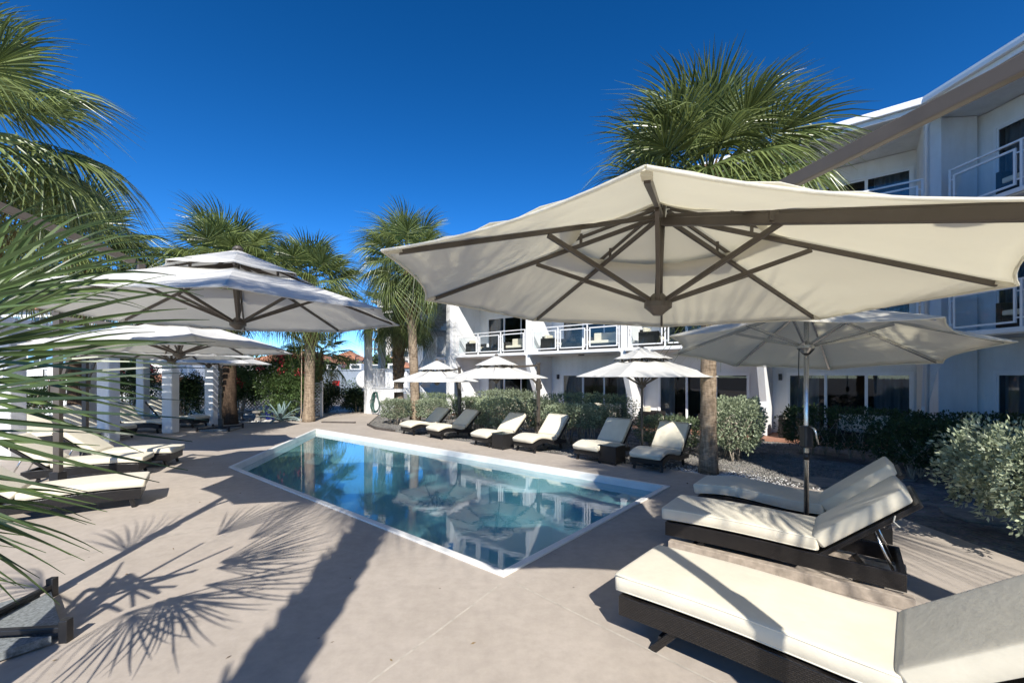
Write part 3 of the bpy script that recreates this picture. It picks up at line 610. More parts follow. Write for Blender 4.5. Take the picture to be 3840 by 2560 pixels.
uC = umbrella((-5.5,7.05,0), R(180), 1.75, 2.43, 2.98, 'cream umbrella of the left row directly under the big nearest one, brown hub showing', mast=(R(180),2.0), mtop=3.0, slider=1.85, bp=.4)
uD = umbrella((-7.9,9.9,0), R(200), 1.72, 2.44, 2.92, 'third umbrella of the left row, a bright white strip of rim above the posts', mast=(R(180),2.0), mtop=2.95, slider=1.85, bp=.2)
uE = umbrella((-9.95,14.0,0), R(115), 1.8, 2.40, 2.95, 'shaded umbrella ending the left row, mast on a cross base by a dark palm trunk', mast=(R(115),2.0), mtop=2.9, slider=1.5, bp=.5)
uF = umbrella((-2.55,14.5,0), R(72), 1.52, 1.82, 2.37, 'bright two-tier umbrella farthest along the hotel side, before the tall palm trunk', mast=(R(72),1.8), mtop=2.3, slider=1.2, base='disc', pw=.92)
uG = umbrella((-.46,12.6,0), R(43), 1.52, 1.94, 2.44, 'two-tier umbrella with a bare brown side mast rising behind the fourth lounger', mast=(R(43),1.8), mtop=2.38, slider=1.72, base='disc', pw=.92)
uH = umbrella((2.96,9.72,0), R(12), 1.58, 1.99, 2.50, 'two-tier umbrella on a dark central pole between the two nearest hotel-side loungers', base='disc', hubz=1.78)
# aluminium market umbrella, canopy tipped toward the camera
uI = umbrella((3.45,5.0,0), R(0), 1.6, 2.31, 2.86, 'cream one-tier umbrella on a polished aluminium pole between the right-hand loungers', metal='aluminium', mat='canvas', tier=False, base='disc', hubz=2.33, scallop=.10)
for ch in list(uI.children):
    if ch.name.split('.')[0] in ('canopy','rib','hub','finial','hem'):
        ax = Vector((math.cos(R(135)), math.sin(R(135)), 0)); T = Matrix.Translation((0,0,2.55)); ch.matrix_local = T @ Matrix.Rotation(R(8), 4, ax) @ T.inverted()
MB().lathe([(.035,2.25),(.075,2.30),(.075,2.36),(.035,2.40)],12).build('runner','black_metal',uI,smooth=True,auto=35)
cr = MB(); cr.b6(-.055,.05,-.06,.05,1.16,1.42); ck = cr.build('crank_housing','black_metal',uI,bevel=.02)
MB().tube([(0,-.06,1.40),(0,-.13,1.40),(.01,-.14,1.36),(.03,-.15,1.22)],.012,8).build('crank_handle','aluminium',ck,smooth=True)
MB().tube([(0,0,1.02),(0,0,1.10)],.031,12).build('pole_collar','black_metal',uI,smooth=True)
MB().tube([(-.10,-.02,2.31),(-.105,-.02,2.1),(-.10,-.02,1.86)],.006,6).build('pull_cord','black_metal',uI)

# ---------------------------------------------------------------- loungers
def pad(path, w, th, name, mat, parent, puff=.018):
    """cushion swept along (x,z) underside points: rounded rectangle section"""
    rows = []; P = [Vector((p[0],0,p[1])) for p in path]; n = len(P); sec = []
    for k in range(24):
        a = 2*PI*k/24; cx, cz = math.cos(a), math.sin(a); e = .16
        sec.append((abs(cx)**e*(1 if cx > 0 else -1), abs(cz)**e*(1 if cz > 0 else -1)))
    L = [0]
    for i in range(1,n): L.append(L[-1]+(P[i]-P[i-1]).length)
    T = L[-1]; M_ = 26
    def at(s):
        s = min(max(s,0),T)
        for i in range(1,n):
            if s <= L[i]+1e-9: 
                t = (s-L[i-1])/(L[i]-L[i-1]); return P[i-1].lerp(P[i],t), i
        return P[-1], n-1
    for i in range(-3, M_+4):
        f = i/M_; s = T*min(max(f,0),1)
        if i < 0: s = -.0
        p, _ = at(s); d = (at(min(s+.06,T))[0]-at(max(s-.06,0))[0]).normalized(); up = Vector((-d.z,0,d.x))
        k = 1.0; sh = 0
        if i <= 0: k = [0.0,.86,.955,1.0][i+3]; sh = [.0,.0,.012,.03][i+3]
        if i >= M_: j = i-M_; k = [1.0,.955,.86,0.0][j]; sh = -[.03,.012,.0,.0][j]
        pc = p+d*sh; pf = puff*math.sin(PI*min(max(f,0),1))
        row = []
        for (a, b) in sec:
            kk = k if i not in (-3, M_+3) else .01
            row.append(pc + Vector((0,1,0))*a*(w/2)*(kk if kk < .5 else .5+kk/2) + up*(th/2 + b*(th/2)*kk + (pf*(1-a*a) if b > 0 else 0)))
        rows.append(row)
    return MB().grid(rows, closed=True).build(name, mat, parent, smooth=True)
def lounger(loc, rz, label, seat, back, w=.68, rise=.55, wave=.05, zf=.26, group='cushioned wicker sun loungers', base_rail=False, th=.105, sk=.15, flat=False):
    o = thing('sun_lounger', (loc[0],loc[1],0), rz, label, 'sun lounger', group)
    # +x runs from foot end to the back
    sp = []
    for i in range(13):
        f = i/12; sp.append((f*seat, zf+wave*math.sin(PI*min(1,f*1.15))+.02*math.sin(2*PI*f)*(wave>.02)))
    pad([(p[0], p[1]+.012) for p in sp], w, th, 'seat_cushion', 'cushion', o, .010)
    if flat:
        for s in (-1,1):
            for k_ in (.12, .9): MB().tube([(p_[0]+(.02 if i_ == 0 else -.02 if i_ == 12 else 0), s*(w/2-.004), p_[1]+.012+th*k_) for i_, p_ in enumerate(sp)], .0055, 6).build('piping','cushion_piping',o,smooth=True)
    x0, z0 = sp[-1]; bx = x0+back*math.cos(rise); bz = z0+back*math.sin(rise)
    nx, nz = -math.sin(rise), math.cos(rise)
    pad([(x0+nx*.015+math.cos(rise)*.05, z0+nz*.015+math.sin(rise)*.05), (bx+nx*.015, bz+nz*.015)], w, th, 'back_cushion', 'cushion', o, .012)
    fr = MB(); hw = w/2+.015; sl = seat+(.62 if flat else .38)
    fp = [(p[0]+.05, p[1]) for p in sp]+[(sl, sp[-1][1]-.02)]
    for s in (-1, 1):
        y = s*hw; poly = [(x,y,z) for x,z in fp]+[(x,y,z-sk) for x,z in reversed(fp)]
        fr.ext(poly, (0,-s*.04,0))
    fr.box((.07,0,sp[0][1]-sk/2+.0),(.04,2*hw-.08,sk)); fr.box((sl-.02,0,sp[-1][1]-.02-sk/2),(.04,2*hw-.08,sk))
    fr.build('frame', 'wicker', o, bevel=.006)
    dk = MB().grid([[(x+.05,-hw+.045,z-.006),(x+.05,hw-.045,z-.006)] for x,z in sp]).build('seat_deck','wicker',o)
    bf = MB(); d = Vector((math.cos(rise),0,math.sin(rise))); up = Vector((nx,0,nz))
    a = Vector((x0,0,z0)); b = a+d*(back+.03)
    bf.add([a+Vector((0,s*(hw-.002),0))+up*k for s in (-1,1) for k in (-.04,.002)]+[b+Vector((0,s*(hw-.002),0))+up*k for s in (-1,1) for k in (-.04,.002)], [(0,1,3,2),(4,6,7,5),(0,4,5,1),(2,3,7,6),(0,2,6,4),(1,5,7,3)])
    bf.build('back_frame', 'wicker', o, bevel=.006)
    for s in (-1,1):
        m = a+d*back*.55+Vector((0,s*(hw-.12),0))-up*.04; MB().tube([m, (m.x+.16, m.y, zf-.10)], .012, 8).build('back_prop', 'aluminium', o, smooth=True)
        for x, lean in (((.46,-.16),(sl-.35,.1)) if flat else ((.17,-.04),(sl-.22,.04))):
            zl = fp[0][1] if x < .5 else sp[-1][1]-.02
            MB().bar((x,s*(hw-.06),zl-sk+.005),(x+lean,s*(hw-.055),0),.05,.05).build('leg', 'wicker', o, bevel=.005)
        MB().tube([(x0+d.x*back*.8, s*(hw+.004), z0+d.z*back*.8),(x0+d.x*back*.8-.01, s*(hw+.022), z0+d.z*back*.8-.05),(x0+d.x*back*.8+.03, s*(hw+.018), z0+d.z*back*.8-.09)],.006,6).build('tie','cushion_piping',o)
    xs_ = .35 if flat else .15
    MB().bar((xs_,-hw+.06,.1),(xs_,hw-.06,.1),.025,.025).build('stretcher','black_metal',o)
    if base_rail:
        for s in (-1,1):
            br = MB().b6(.1,sl+.05,s*hw-.05,s*hw+.05,0.0,.115); br.build('timber_runner','weathered_wood',o,bevel=.008)
    return o
G1 = 'cushioned wicker sun loungers'
for (x, y, lb, ra, rs) in [(-3.62,14.45,'cream lounger farthest along the hotel side of the pool, back in shade',46,.80),(-2.52,13.5,'second lounger from the tall palm trunk, back in shade, touching the first',44,.80),(-.94,12.05,'third hotel-side lounger, shaded back with a sunlit corner',45,.82),(.27,11.15,'fourth hotel-side lounger with sunlit back in front of the brown umbrella mast',46,.90),(1.70,9.95,'fifth hotel-side lounger, shaded back beside the small dark side table',45,.92),(2.78,8.95,'nearest hotel-side lounger with bright sunlit back, left of the palm trunk',46,.95)]:
    lounger((x,y), R(ra), lb, 1.05, .80, w=.70, rise=rs-.09, wave=.075, zf=.25, sk=.10)
lounger((1.06,3.59), R(-43.3), 'large lounger filling the bottom right corner, pole shadow across its seat', 1.66, .88, w=.80, rise=.66, wave=.02, zf=.33, th=.135, sk=.15, flat=True)
lounger((1.98,5.29), R(-38.5), 'lounger with raised sunlit back behind the bottom right one, on timber runners', 1.50, .90, w=.75, rise=.72, wave=.015, zf=.31, th=.14, sk=.155, base_rail=True, flat=True)
lounger((2.85,6.43), R(-39), 'lounger partly hidden behind the aluminium umbrella pole on the right', 1.52, .90, w=.72, rise=.72, wave=.03, zf=.29, th=.14, sk=.17, flat=True)
lounger((-5.85,6.85), R(216), 'nearest left-hand lounger, foot end poking out beyond the palm fronds', 1.35, .85, w=.72, rise=.7, wave=.02, zf=.28, th=.12)
lounger((-7.45,8.75), R(205), 'left-hand lounger just behind the nearest one, foot end squared off in sun', 1.35, .85, w=.70, rise=.7, wave=.02, zf=.28)
lounger((-7.6,9.75), R(200), 'third left-hand lounger, its sunlit foot end in front of the pergola posts', 1.35, .85, w=.70, rise=.7, wave=.02, zf=.28)
for (x, y, ra, lb) in [(-12.1,12.2,178,'lounger in shade beyond the fronds, left of the nearest pergola post'),(-12.2,13.5,178,'shaded lounger with striped sun spots behind the nearest pergola post'),(-12.2,15.2,178,'shaded lounger between the first and second pergola posts'),(-12.1,16.7,176,'shaded lounger between the second and third pergola posts')]:
    lounger((x,y), R(ra), lb, 1.35, .95, w=.75, rise=.80, wave=.03, zf=.30)
def side_table(loc, rz, label, s=.46, h=.42):
    o = thing('side_table', (loc[0],loc[1],0), rz, label, 'side table', 'small wicker side tables')
    b = MB(); 
    b.box((0,0,h/2+.01),(s-.02,s-.02,h-.04)); b.build('body','wicker',o,bevel=.01)
    MB().box((0,0,h+.004),(s+.01,s+.01,.01)).build('glass_top','glass_table',o)
    for x in (-1,1):
        for y in (-1,1): MB().box((x*(s/2-.03),y*(s/2-.03),.016),(.03,.03,.032)).build('foot','black_metal',o)
side_table((2.30,9.80), R(46), 'black wicker side table with glass top between the two nearest hotel-side loungers')
side_table((-.25,11.8), R(46), 'black wicker side table between the third and fourth hotel-side loungers')

# ---------------------------------------------------------------- patio and balcony seats
def W(t, d, z=0, M=None):
    p = Vector((t,d,z)); p = (M @ p) if M else p
    return O+U*p.x+NV*p.y+Vector((0,0,p.z))
def armchair(p, rz, label, w=.85):
    o = thing('wicker_armchair', p, rz, label, 'armchair', 'dark wicker patio armchairs')
    d = .8; f = MB(); f.b6(-w/2,-w/2+.12,-d/2,d/2,.03,.62).b6(w/2-.12,w/2,-d/2,d/2,.03,.62).b6(-w/2+.12,w/2-.12,d/2-.12,d/2,.03,.72).b6(-w/2+.12,w/2-.12,-d/2,d/2-.12,.03,.30)
    f.build('frame','wicker',o,bevel=.015); MB().b6(-w/2+.125,w/2-.125,-d/2-.01,d/2-.125,.302,.43).build('seat_cushion','cushion',o,bevel=.03); MB().b6(-w/2+.13,w/2-.13,d/2-.25,d/2-.125,.432,.80).build('back_cushion','cushion',o,bevel=.03)
    for x in (-1,1):
        for y in (-1,1): MB().box((x*(w/2-.05),y*(d/2-.05),.016),(.04,.04,.032)).build('foot','black_metal',o)
    return o
def sofa(p, rz, label): o = armchair(p, rz, label, 1.55); o.name = 'wicker_sofa'; o['category'] = 'sofa'; o['group'] = 'dark wicker patio sofas'; return o
def coffee(p, rz, label):
    o = thing('coffee_table', p, rz, label, 'table', 'low wicker coffee tables')
    MB().b6(-.3,.3,-.3,.3,.0,.36).build('body','wicker',o,bevel=.01); MB().b6(-.31,.31,-.31,.31,.362,.375).build('top','glass_table',o)
bayn = ['farthest', 'second farthest', 'third', 'corner']
for i in range(4):
    a, b = FINS[i]+.11, FINS[i+1]-.11
    for fl in range(3):
        z = FL[fl]+(.004 if fl else -.004); fln = ['ground-floor patio','first-floor balcony','top-floor balcony'][fl]; s = f'{bayn[i]} {fln}'
        armchair(W(a+.75,.78,z), UA+R(90), f'dark wicker armchair at the left side of the {s}', .8)
        sofa(W(b-1.25,1.22,z), UA+R(2), f'dark wicker sofa with cream cushions on the {s}')
        coffee(W(a+1.75,.75,z), UA, f'low dark coffee table between chair and sofa on the {s}')
for fl in range(1,3):
    z = FL[fl]+.006; fln = ['','first-floor','top-floor'][fl]
    sofa(W(1.9,.66,z,WM), WA, f'dark wicker sofa on the {fln} balcony of the shaded right wing')

# ---------------------------------------------------------------- palms
def frond_mesh(name, mat, seed, pet=1.0, blade=1.05, nl=46, spread=128, droop=.55, arch=.35, tipdroop=.5, wl=.034, cup=.25, segs=5, fold=0):
    rd = random.Random(seed); V = []; F = []
    def quadstrip(rows):
        o = len(V)
        for r in rows: V.extend(r)
        k = len(rows[0])
        for i in range(len(rows)-1):
            for j in range(k-1): F.append((o+i*k+j, o+i*k+j+1, o+(i+1)*k+j+1, o+(i+1)*k+j))
    # petiole, bending down
    def pet_at(s): return Vector((s, 0, -droop*.22*(s/pet)**2*pet))
    rows = []
    for i in range(6):
        p = pet_at(pet*i/5); w = .026*(1-.45*i/5); rows.append([p+Vector((0,-w,0)), p+Vector((0,0,-w*.8)), p+Vector((0,w,0)), p+Vector((0,0,w*.6)), p+Vector((0,-w,0))])
    quadstrip(rows)
    h = pet_at(pet); slope = -droop*.44
    for i in range(nl):
        f = (i+.5)/nl; a = R(spread)*(2*f-1); ln = blade*(.62+.38*math.cos(a*.62))*rd.uniform(.90,1.08)
        # origin slides along the costa
        cs = .30*blade*math.cos(a*.7)**2 if abs(a) < PI/2 else 0
        org = h+Vector((cs*.8, 0, slope*cs*.8-arch*cs*cs)); a2 = a+rd.uniform(-.035,.035)
        dirv = Vector((math.cos(a2), math.sin(a2), slope*math.cos(a2)-cup*.15+cup*abs(math.sin(a2))*.5)).normalized()
        side = Vector((-math.sin(a2), math.cos(a2), 0)); tw = rd.choice((-1,1))*rd.uniform(.25,.6); sd = (side*math.cos(tw)+Vector((0,0,1))*math.sin(tw))
        nrm = dirv.cross(sd); rows = []; td = tipdroop*rd.uniform(.5,1.5)
        for k in range(segs+1):
            s = k/segs; p = org+dirv*(ln*s)+Vector((0,0,-1))*(arch*.5*s*s*ln+td*max(0,s-.55)**2*ln*2.2)
            w = wl*(.55+1.0*min(1,s*2.2))*(1-max(0,(s-.42)/.58)**1.3)*.5+.0015
            if fold: rows.append([p-sd*w+nrm*w*fold, p, p+sd*w+nrm*w*fold])
            else: rows.append([p-sd*w, p+sd*w])
        quadstrip(rows)
    me = bpy.data.meshes.new(name); me.from_pydata([tuple(v) for v in V], [], F); me.update(); me.materials.append(MAT[mat]); return me
FR = [frond_mesh('frond','palm_leaf', s, droop=d, arch=a, tipdroop=t, spread=sp, wl=.027, nl=42, fold=.55) for s,d,a,t,sp in [(1,.3,.2,.5,116),(2,.6,.35,1.0,126),(3,.9,.5,1.5,130),(4,.5,.3,.8,112),(5,1.1,.65,2.0,126)]]
FRD = [frond_mesh('dry_frond','palm_leaf_dry', 9, droop=1.2, arch=.9, tipdroop=1.4, spread=110, nl=30)]
def palm(loc, hc, label, rt=.2, scale=1.0, nf=40, lean=(0,0), seed=1, boots=(.75,1.0), bark='palm_bark', e0=82, e1=-48, dry=5, cat='palm tree', lo=0, bend=0):
    rd = random.Random(seed); o = thing('palm_tree', (loc[0],loc[1],-.05), 0, label, cat, 'sabal palms')
    pts = []; rr = []; n = 26; H = hc+.05
    for i in range(n+1):
        f = i/n; x = lean[0]*f**1.6+bend*math.sin(PI*f); y = lean[1]*f**1.6; pts.append((x,y,H*f)); rr.append(rt*(1.28-.28*min(1,f*7))*(1+.03*math.sin(i*2.1+seed))*(1-.12*f))
    MB().tube(pts, rr, 20).build('trunk', bark, o, smooth=True)
    b = MB(); f0 = boots[0]; k = 0; top = Vector(pts[-1])
    nb = int((boots[1]-f0)*H*34)
    for k in range(nb):
        f = f0+(boots[1]-f0)*(k+.5)/nb; a = k*2.399; j = min(n-1,int(f*n)); p = Vector(pts[j]).lerp(Vector(pts[j+1]), f*n-j); r = rr[j]
        c, s = math.cos(a), math.sin(a); out = Vector((c,s,0)); sd = Vector((-s,c,0)); w = r*.42; up = .30*rd.uniform(.8,1.2); q = p+out*(r*.86)
        b.add([q-sd*w, q+sd*w, q+out*(.10+.07*f)*rd.uniform(.7,1.2)+sd*w*.5+Vector((0,0,up)), q+out*(.10+.07*f)-sd*w*.5+Vector((0,0,up*.95)), q+out*.05-sd*w+Vector((0,0,.0)), q+out*.05+sd*w],
              [(0,1,2,3),(4,3,2,5),(0,3,4),(1,5,2),(0,4,5,1)])
    b.build('leaf_boots', 'palm_boot', o)
    for i in range(nf):
        f = (i+.5)/nf; el = e0+(e1-e0)*f**.9+rd.uniform(-8,8); az = i*2.39996+rd.uniform(-.25,.25)
        isd = i >= nf-dry; me = FRD[0] if isd else FR[min(4,int(f*4.4+rd.uniform(-.3,.9)))]
        q = link('dry_frond' if isd else 'frond', me, o); s = scale*rd.uniform(.88,1.08)*(.8 if isd else 1)
        q.location = top+Vector((math.cos(az)*.06,math.sin(az)*.06,-.30*f-.02)); q.rotation_mode = 'QUATERNION'
        q.rotation_quaternion = (Matrix.Rotation(az,3,'Z') @ Matrix.Rotation(-R(el),3,'Y') @ Matrix.Rotation(rd.uniform(-.5,.5),3,'X')).to_quaternion(); q.scale = (s,s,s)
    return o
palm((4.12,8.95), 6.15, 'large palm rising behind the big right umbrella, trunk right of the loungers', rt=.16, scale=1.08, nf=92, seed=3, boots=(.62,1.0), e0=84, e1=-70, dry=9)
palm((-8.92,18.7), 6.0, 'palm with clean tan trunk and a rope at the pool far left corner', rt=.22, scale=1.15, nf=64, seed=5, boots=(.55,1), bend=.06)
palm((-4.25,18.75), 7.1, 'tallest far palm with bare trunk in front of the stair tower', rt=.20, scale=1.10, nf=60, seed=8, boots=(.62,1), lean=(-.35,0))
palm((-5.95,22.4), 5.4, 'shorter palm with a shaggy booted trunk against the stair tower', rt=.26, scale=1.05, nf=40, seed=12, boots=(.30,1), e0=60, e1=-62)
palm((-11.75,17.75), 6.5, 'palm with trunk coloured dark for shade behind the far left umbrella', rt=.26, scale=1.25, nf=64, seed=15, boots=(.6,1), bark='dark_bark')  # darker bark puts the trunk's shade into its colour
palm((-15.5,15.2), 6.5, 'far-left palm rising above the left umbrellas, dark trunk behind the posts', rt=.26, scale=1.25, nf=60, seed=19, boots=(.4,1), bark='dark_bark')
palm((-9.5,7.2), 6.35, 'close palm crown filling the upper left corner', rt=.22, scale=1.12, nf=56, seed=23, boots=(.6,1))
palm((-10.2,22.5), 3.1, 'small bright fan palm just behind the rope-tied trunk', rt=.17, scale=.9, nf=26, seed=27, boots=(.3,1), e0=70, e1=-30, dry=2)
palm((-14.0,21.5), 6.3, 'palm crown in the gap behind the far left umbrellas', rt=.2, scale=1.0, nf=36, seed=31)
# palms standing behind the photographer: their shadows fall across the umbrellas and the deck
palm((-1.1,-1.5), 7.9, 'palm behind the camera whose trunk shadow crosses the deck', rt=.2, scale=.95, nf=24, seed=37, lean=(.75,0), boots=(.12,1))
palm((4.5,.3), 6.1, 'palm behind the camera on the right, shading the loungers', rt=.2, scale=.95, nf=34, seed=41)
rope = thing('trunk_rope', (-8.92,18.7,0), 0, 'pale cable running up the tan palm trunk', 'cable'); MB().tube([(-.30,-.14,0),(-.26,-.12,.4),(-.25,-.11,2),(-.24,-.10,4.5)],.014,6).build('cable','rope',rope)
# near palmetto at the left edge
near = thing('palmetto', (-3.24,1.75,0), 0, 'near palmetto whose long green fronds spread in from the left edge', 'palm plant')
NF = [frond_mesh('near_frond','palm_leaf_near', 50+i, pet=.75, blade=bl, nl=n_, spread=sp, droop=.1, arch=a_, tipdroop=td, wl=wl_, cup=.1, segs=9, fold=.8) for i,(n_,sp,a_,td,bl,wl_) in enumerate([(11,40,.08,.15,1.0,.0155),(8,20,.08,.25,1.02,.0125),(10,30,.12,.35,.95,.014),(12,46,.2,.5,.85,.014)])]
MB().tube([(0,0,0),(0,0,.5),(.02,0,1.05)],[.17,.15,.13],14).build('stem','palm_boot',near,smooth=True)
for (hx, hy, hz, az, el, ro, s, k) in [(.42,.0,2.10, 10,36,62,.95,0),(.42,.1,2.02, 16,22,60,.98,0),(.40,.15,1.95, 12,10,55,.92,2),(.44,-.05,1.86, 0,3,70,1.08,1),(.38,-.1,1.80, -3,-17,62,.95,2),(.34,.05,1.70, 4,-30,50,.85,2),(.30,-.1,1.62, -8,-42,56,.85,3),(.30,.2,1.5, 10,-30,40,.8,3),(.45,.35,2.3, 40,48,60,1.0,3),(.3,-.5,1.9, -60,30,30,1.0,3),(0,.6,2.2, 80,45,10,1.0,3),(-.5,.2,2.1,150,45,0,1.0,0),(-.6,-.3,2.0,210,40,0,1.0,3)]:
    dv = Vector((math.cos(R(az))*math.cos(R(el)), math.sin(R(az))*math.cos(R(el)), math.sin(R(el))))
    q = link('frond', NF[k], near); q.location = Vector((hx,hy,hz))-dv*.75*s; q.rotation_mode = 'QUATERNION'; q.scale = (s,s,s)
    q.rotation_quaternion = (Matrix.Rotation(R(az),3,'Z') @ Matrix.Rotation(-R(el),3,'Y') @ Matrix.Rotation(R(ro),3,'X')).to_quaternion()
    MB().tube([(0,0,.9),tuple(Vector((hx,hy,hz))-dv*.74*s)],[.035,.024],6).build('stalk','palm_leaf_near',near,smooth=True)

# ---------------------------------------------------------------- hedges and shrubs
def hedge(loc, rz, dim, label, n=5000, leaf=.065, mat='silver_leaf', z0=.25, stems=9, cat='hedge', name='hedge', group='clipped silver-green hedges', rough=.07, asp=.5, fork=False):
    o = thing(name, (loc[0],loc[1],-.05), rz, label, cat, group); L_, D_, H_ = dim
    m = n; k = rng.uniform(-1,1,(m*3,3)); e = np.abs(k)**4; rr = e.sum(1)**.25; keep = rr > .2; k = k[keep]; rr = rr[keep]
    s = np.where(rng.random(len(k)) < .72, rng.uniform(.86,1.03,len(k)), rng.uniform(.45,.95,len(k))); P = (k/rr[:,None]*s[:,None])[:m]
    nr = P/np.linalg.norm(P,axis=1,keepdims=True)
    bump = 1+rough*(np.sin(P[:,0]*7*L_+1.3*loc[0])+np.sin(P[:,1]*9*D_+P[:,2]*5+loc[1]))*1.0
    hh = (H_-z0)/2; Q = P*bump[:,None]*np.array([L_/2,D_/2,hh])+np.array([0,0,z0+hh+.05])
    Dv = nr*np.array([1,1,1.2])*.8+rng.normal(size=nr.shape)*.55+np.array([0,0,.25])
    V, F = leaves(Q, Dv, leaf, asp); link('foliage', fastmesh('foliage', V, F, mat), o)
    rd = random.Random(int(loc[0]*77+loc[1]*13))
    for i in range(stems):
        x = (i+.5)/stems-.5; p0 = Vector((x*L_*.8, rd.uniform(-.2,.2)*D_, 0)) if not fork else Vector((x*.3, rd.uniform(-.1,.1), 0))
        st = MB()
        for j in range(3):
            if fork: q1 = p0+Vector((rd.uniform(-.12,.12),rd.uniform(-.12,.12),.25)); q2 = q1+Vector((x*L_*.5+rd.uniform(-.2,.2),rd.uniform(-.35,.35),.4)); st.tube([p0,q1,q2,q2+Vector((rd.uniform(-.2,.2),rd.uniform(-.2,.2),.3))],[.028,.022,.015,.006],7); continue
            p1 = p0+Vector((rd.uniform(-.1,.1),rd.uniform(-.1,.1),z0*.8+.1)); p2 = p0+Vector((rd.uniform(-.3,.3),rd.uniform(-.25,.25)*D_*1.5,H_*.72)); st.tube([p0,p1,p2],[.018,.014,.006],6)
        st.build('stem','stem',o,smooth=True)
    return o
fa = UA; na = UA+PI/2
hedge((-4.95,18.2), fa, (1.25,.9,.98), 'low silvery hedge to the left of the tall bare palm trunk', 5000)
hedge((-3.45,18.3), fa, (1.2,.9,1.0), 'silvery hedge just right of the tall bare palm trunk', 4500)
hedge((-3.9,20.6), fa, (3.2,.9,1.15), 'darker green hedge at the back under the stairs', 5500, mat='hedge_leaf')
hedge((-1.6,16.9), fa, (1.5,1.0,1.12), 'dark rounded hedge behind the second lounger back', 5500, mat='hedge_leaf')
hedge((-.2,17.2), fa, (2.9,1.2,1.40), 'tall flat-topped hedge under the farthest balcony', 9000)
hedge((-.45,14.9), fa, (1.9,1.0,1.22), 'rounded hedge in front of the flat-topped one, behind the third lounger', 7000)
hedge((1.05,14.6), fa, (1.0,.9,1.22), 'small bushy hedge right beside the brown side mast', 4500)
hedge((2.75,15.6), fa, (3.4,1.1,1.32), 'long dark hedge under the second balcony, its right end clipped square', 9000, mat='hedge_leaf')
hedge((1.95,12.9), fa, (1.9,1.0,1.12), 'bright hedge on bare stems behind the fourth and fifth loungers', 8500, z0=.5)
hedge((4.35,11.9), fa, (1.6,.8,.85), 'low loose shrub behind the nearest hotel-side lounger', 4200, mat='hedge_leaf', z0=.12)
hedge((5.7,10.9), na+.15, (2.4,1.2,1.40), 'tall hedge right of the near palm trunk, half in sun', 11000)
hedge((8.4,10.6), fa, (2.9,1.3,1.18), 'long hedge coloured dark for the shade before the corner patio', 9000, mat='dark_leaf')  # here and the next two: darker leaf colour stands in for deep shade
hedge((8.5,8.6), .2, (2.0,1.3,1.05), 'hedge coloured dark for shade behind the raised lounger backs', 7500, mat='dark_leaf')
hedge((10.2,9.2), fa+.5, (2.6,1.2,1.15), 'hedge coloured dark for shade under the right wing balcony', 6500, mat='dark_leaf')
hedge((6.1,4.9), R(70), (1.7,1.2,1.33), 'sunlit silver-leaved bush at the right edge on pale forked stems', 15000, leaf=.062, mat='bush_leaf', z0=.42, rough=.17, stems=7, fork=True, cat='bush', name='silver_bush', group=None)
# background planting
def bush(loc, rad, h, label, mat, n, leaf, asp=.3, z0=.1, flowers=0, cat='bush', name='bush', group='background shrubs', stems=8):
    o = thing(name, (loc[0],loc[1],-.05), 0, label, cat, group); nb = 26; cs = rng.normal(size=(nb,3)); cs /= np.linalg.norm(cs,axis=1,keepdims=True); cs *= rng.uniform(.3,.85,(nb,1))
    i = rng.integers(0,nb,n); P = cs[i]+rng.normal(size=(n,3))*.17
    Q = P*np.array([rad[0],rad[1],(h-z0)/2])+np.array([0,0,z0+(h-z0)/2+.05]); Q[:,2] = np.maximum(Q[:,2],.02)
    Dv = P+rng.normal(size=P.shape)*.7+np.array([0,0,.3]); V, F = leaves(Q, Dv, leaf, asp); link('foliage', fastmesh('foliage',V,F,mat), o)
    rd = random.Random(int(loc[0]*31))
    for k in range(stems):
        p2 = Vector((rd.uniform(-.6,.6)*rad[0],rd.uniform(-.6,.6)*rad[1],h*.75)); p0 = Vector((p2.x*.25,p2.y*.25,0)); MB().tube([p0,p0.lerp(p2,.5)+Vector((0,0,.1)),p2],[.03,.02,.008],6).build('stem','stem',o,smooth=True)
    if flowers:
        ci = cs[rng.integers(0,nb,flowers)]; ci = ci/np.linalg.norm(ci,axis=1,keepdims=True)*rng.uniform(.8,1.08,(flowers,1)); ci[:,1] = -np.abs(ci[:,1]); ci[:,2] = ci[:,2]*.6+.35
        for c in ci:
            m = 26; P = c*np.array([rad[0],rad[1],(h-z0)/2])+np.array([0,0,z0+(h-z0)/2])+rng.normal(size=(m,3))*.085; V, F = leaves(P, rng.normal(size=(m,3))+np.array([0,-.5,.5]), .075, .9); tag(link('flower_cluster', fastmesh('flower_cluster',V,F,'flower'), o), None, kind='stuff')
    return o
bush((-10.9,20.0), (1.75,.9), 3.5, 'tall oleander with pink-red flower clusters left of the tan palm trunk', 'oleander_leaf', 20000, .16, .2, z0=.2, flowers=17, cat='oleander', name='oleander')
bush((-13.0,20.1), (1.3,.8), 3.0, 'thinner oleander with a few red flowers by the dark palm trunk', 'oleander_leaf', 11000, .15, .2, z0=.3, flowers=9, cat='oleander', name='oleander')
bush((-17.6,19.4), (1.7,.9), 3.1, 'red-flowered oleander behind the white posts', 'oleander_leaf', 12000, .15, .2, z0=.2, flowers=10, cat='oleander', name='oleander')
bush((-14.9,19.3), (1.0,.8), 2.5, 'dense dark shrub between the second and third white posts', 'dark_leaf', 8000, .12, .3, z0=.05)
bush((-20.5,17.8), (2.0,.9), 1.9, 'green shrub at far left behind the near fronds', 'dark_leaf', 6000, .12, .3)
bush((-10.3,23.6), (1.15,.9), 2.0, 'rounded dark shrub right of the tan palm trunk', 'dark_leaf', 6500, .12, .4, z0=.0)
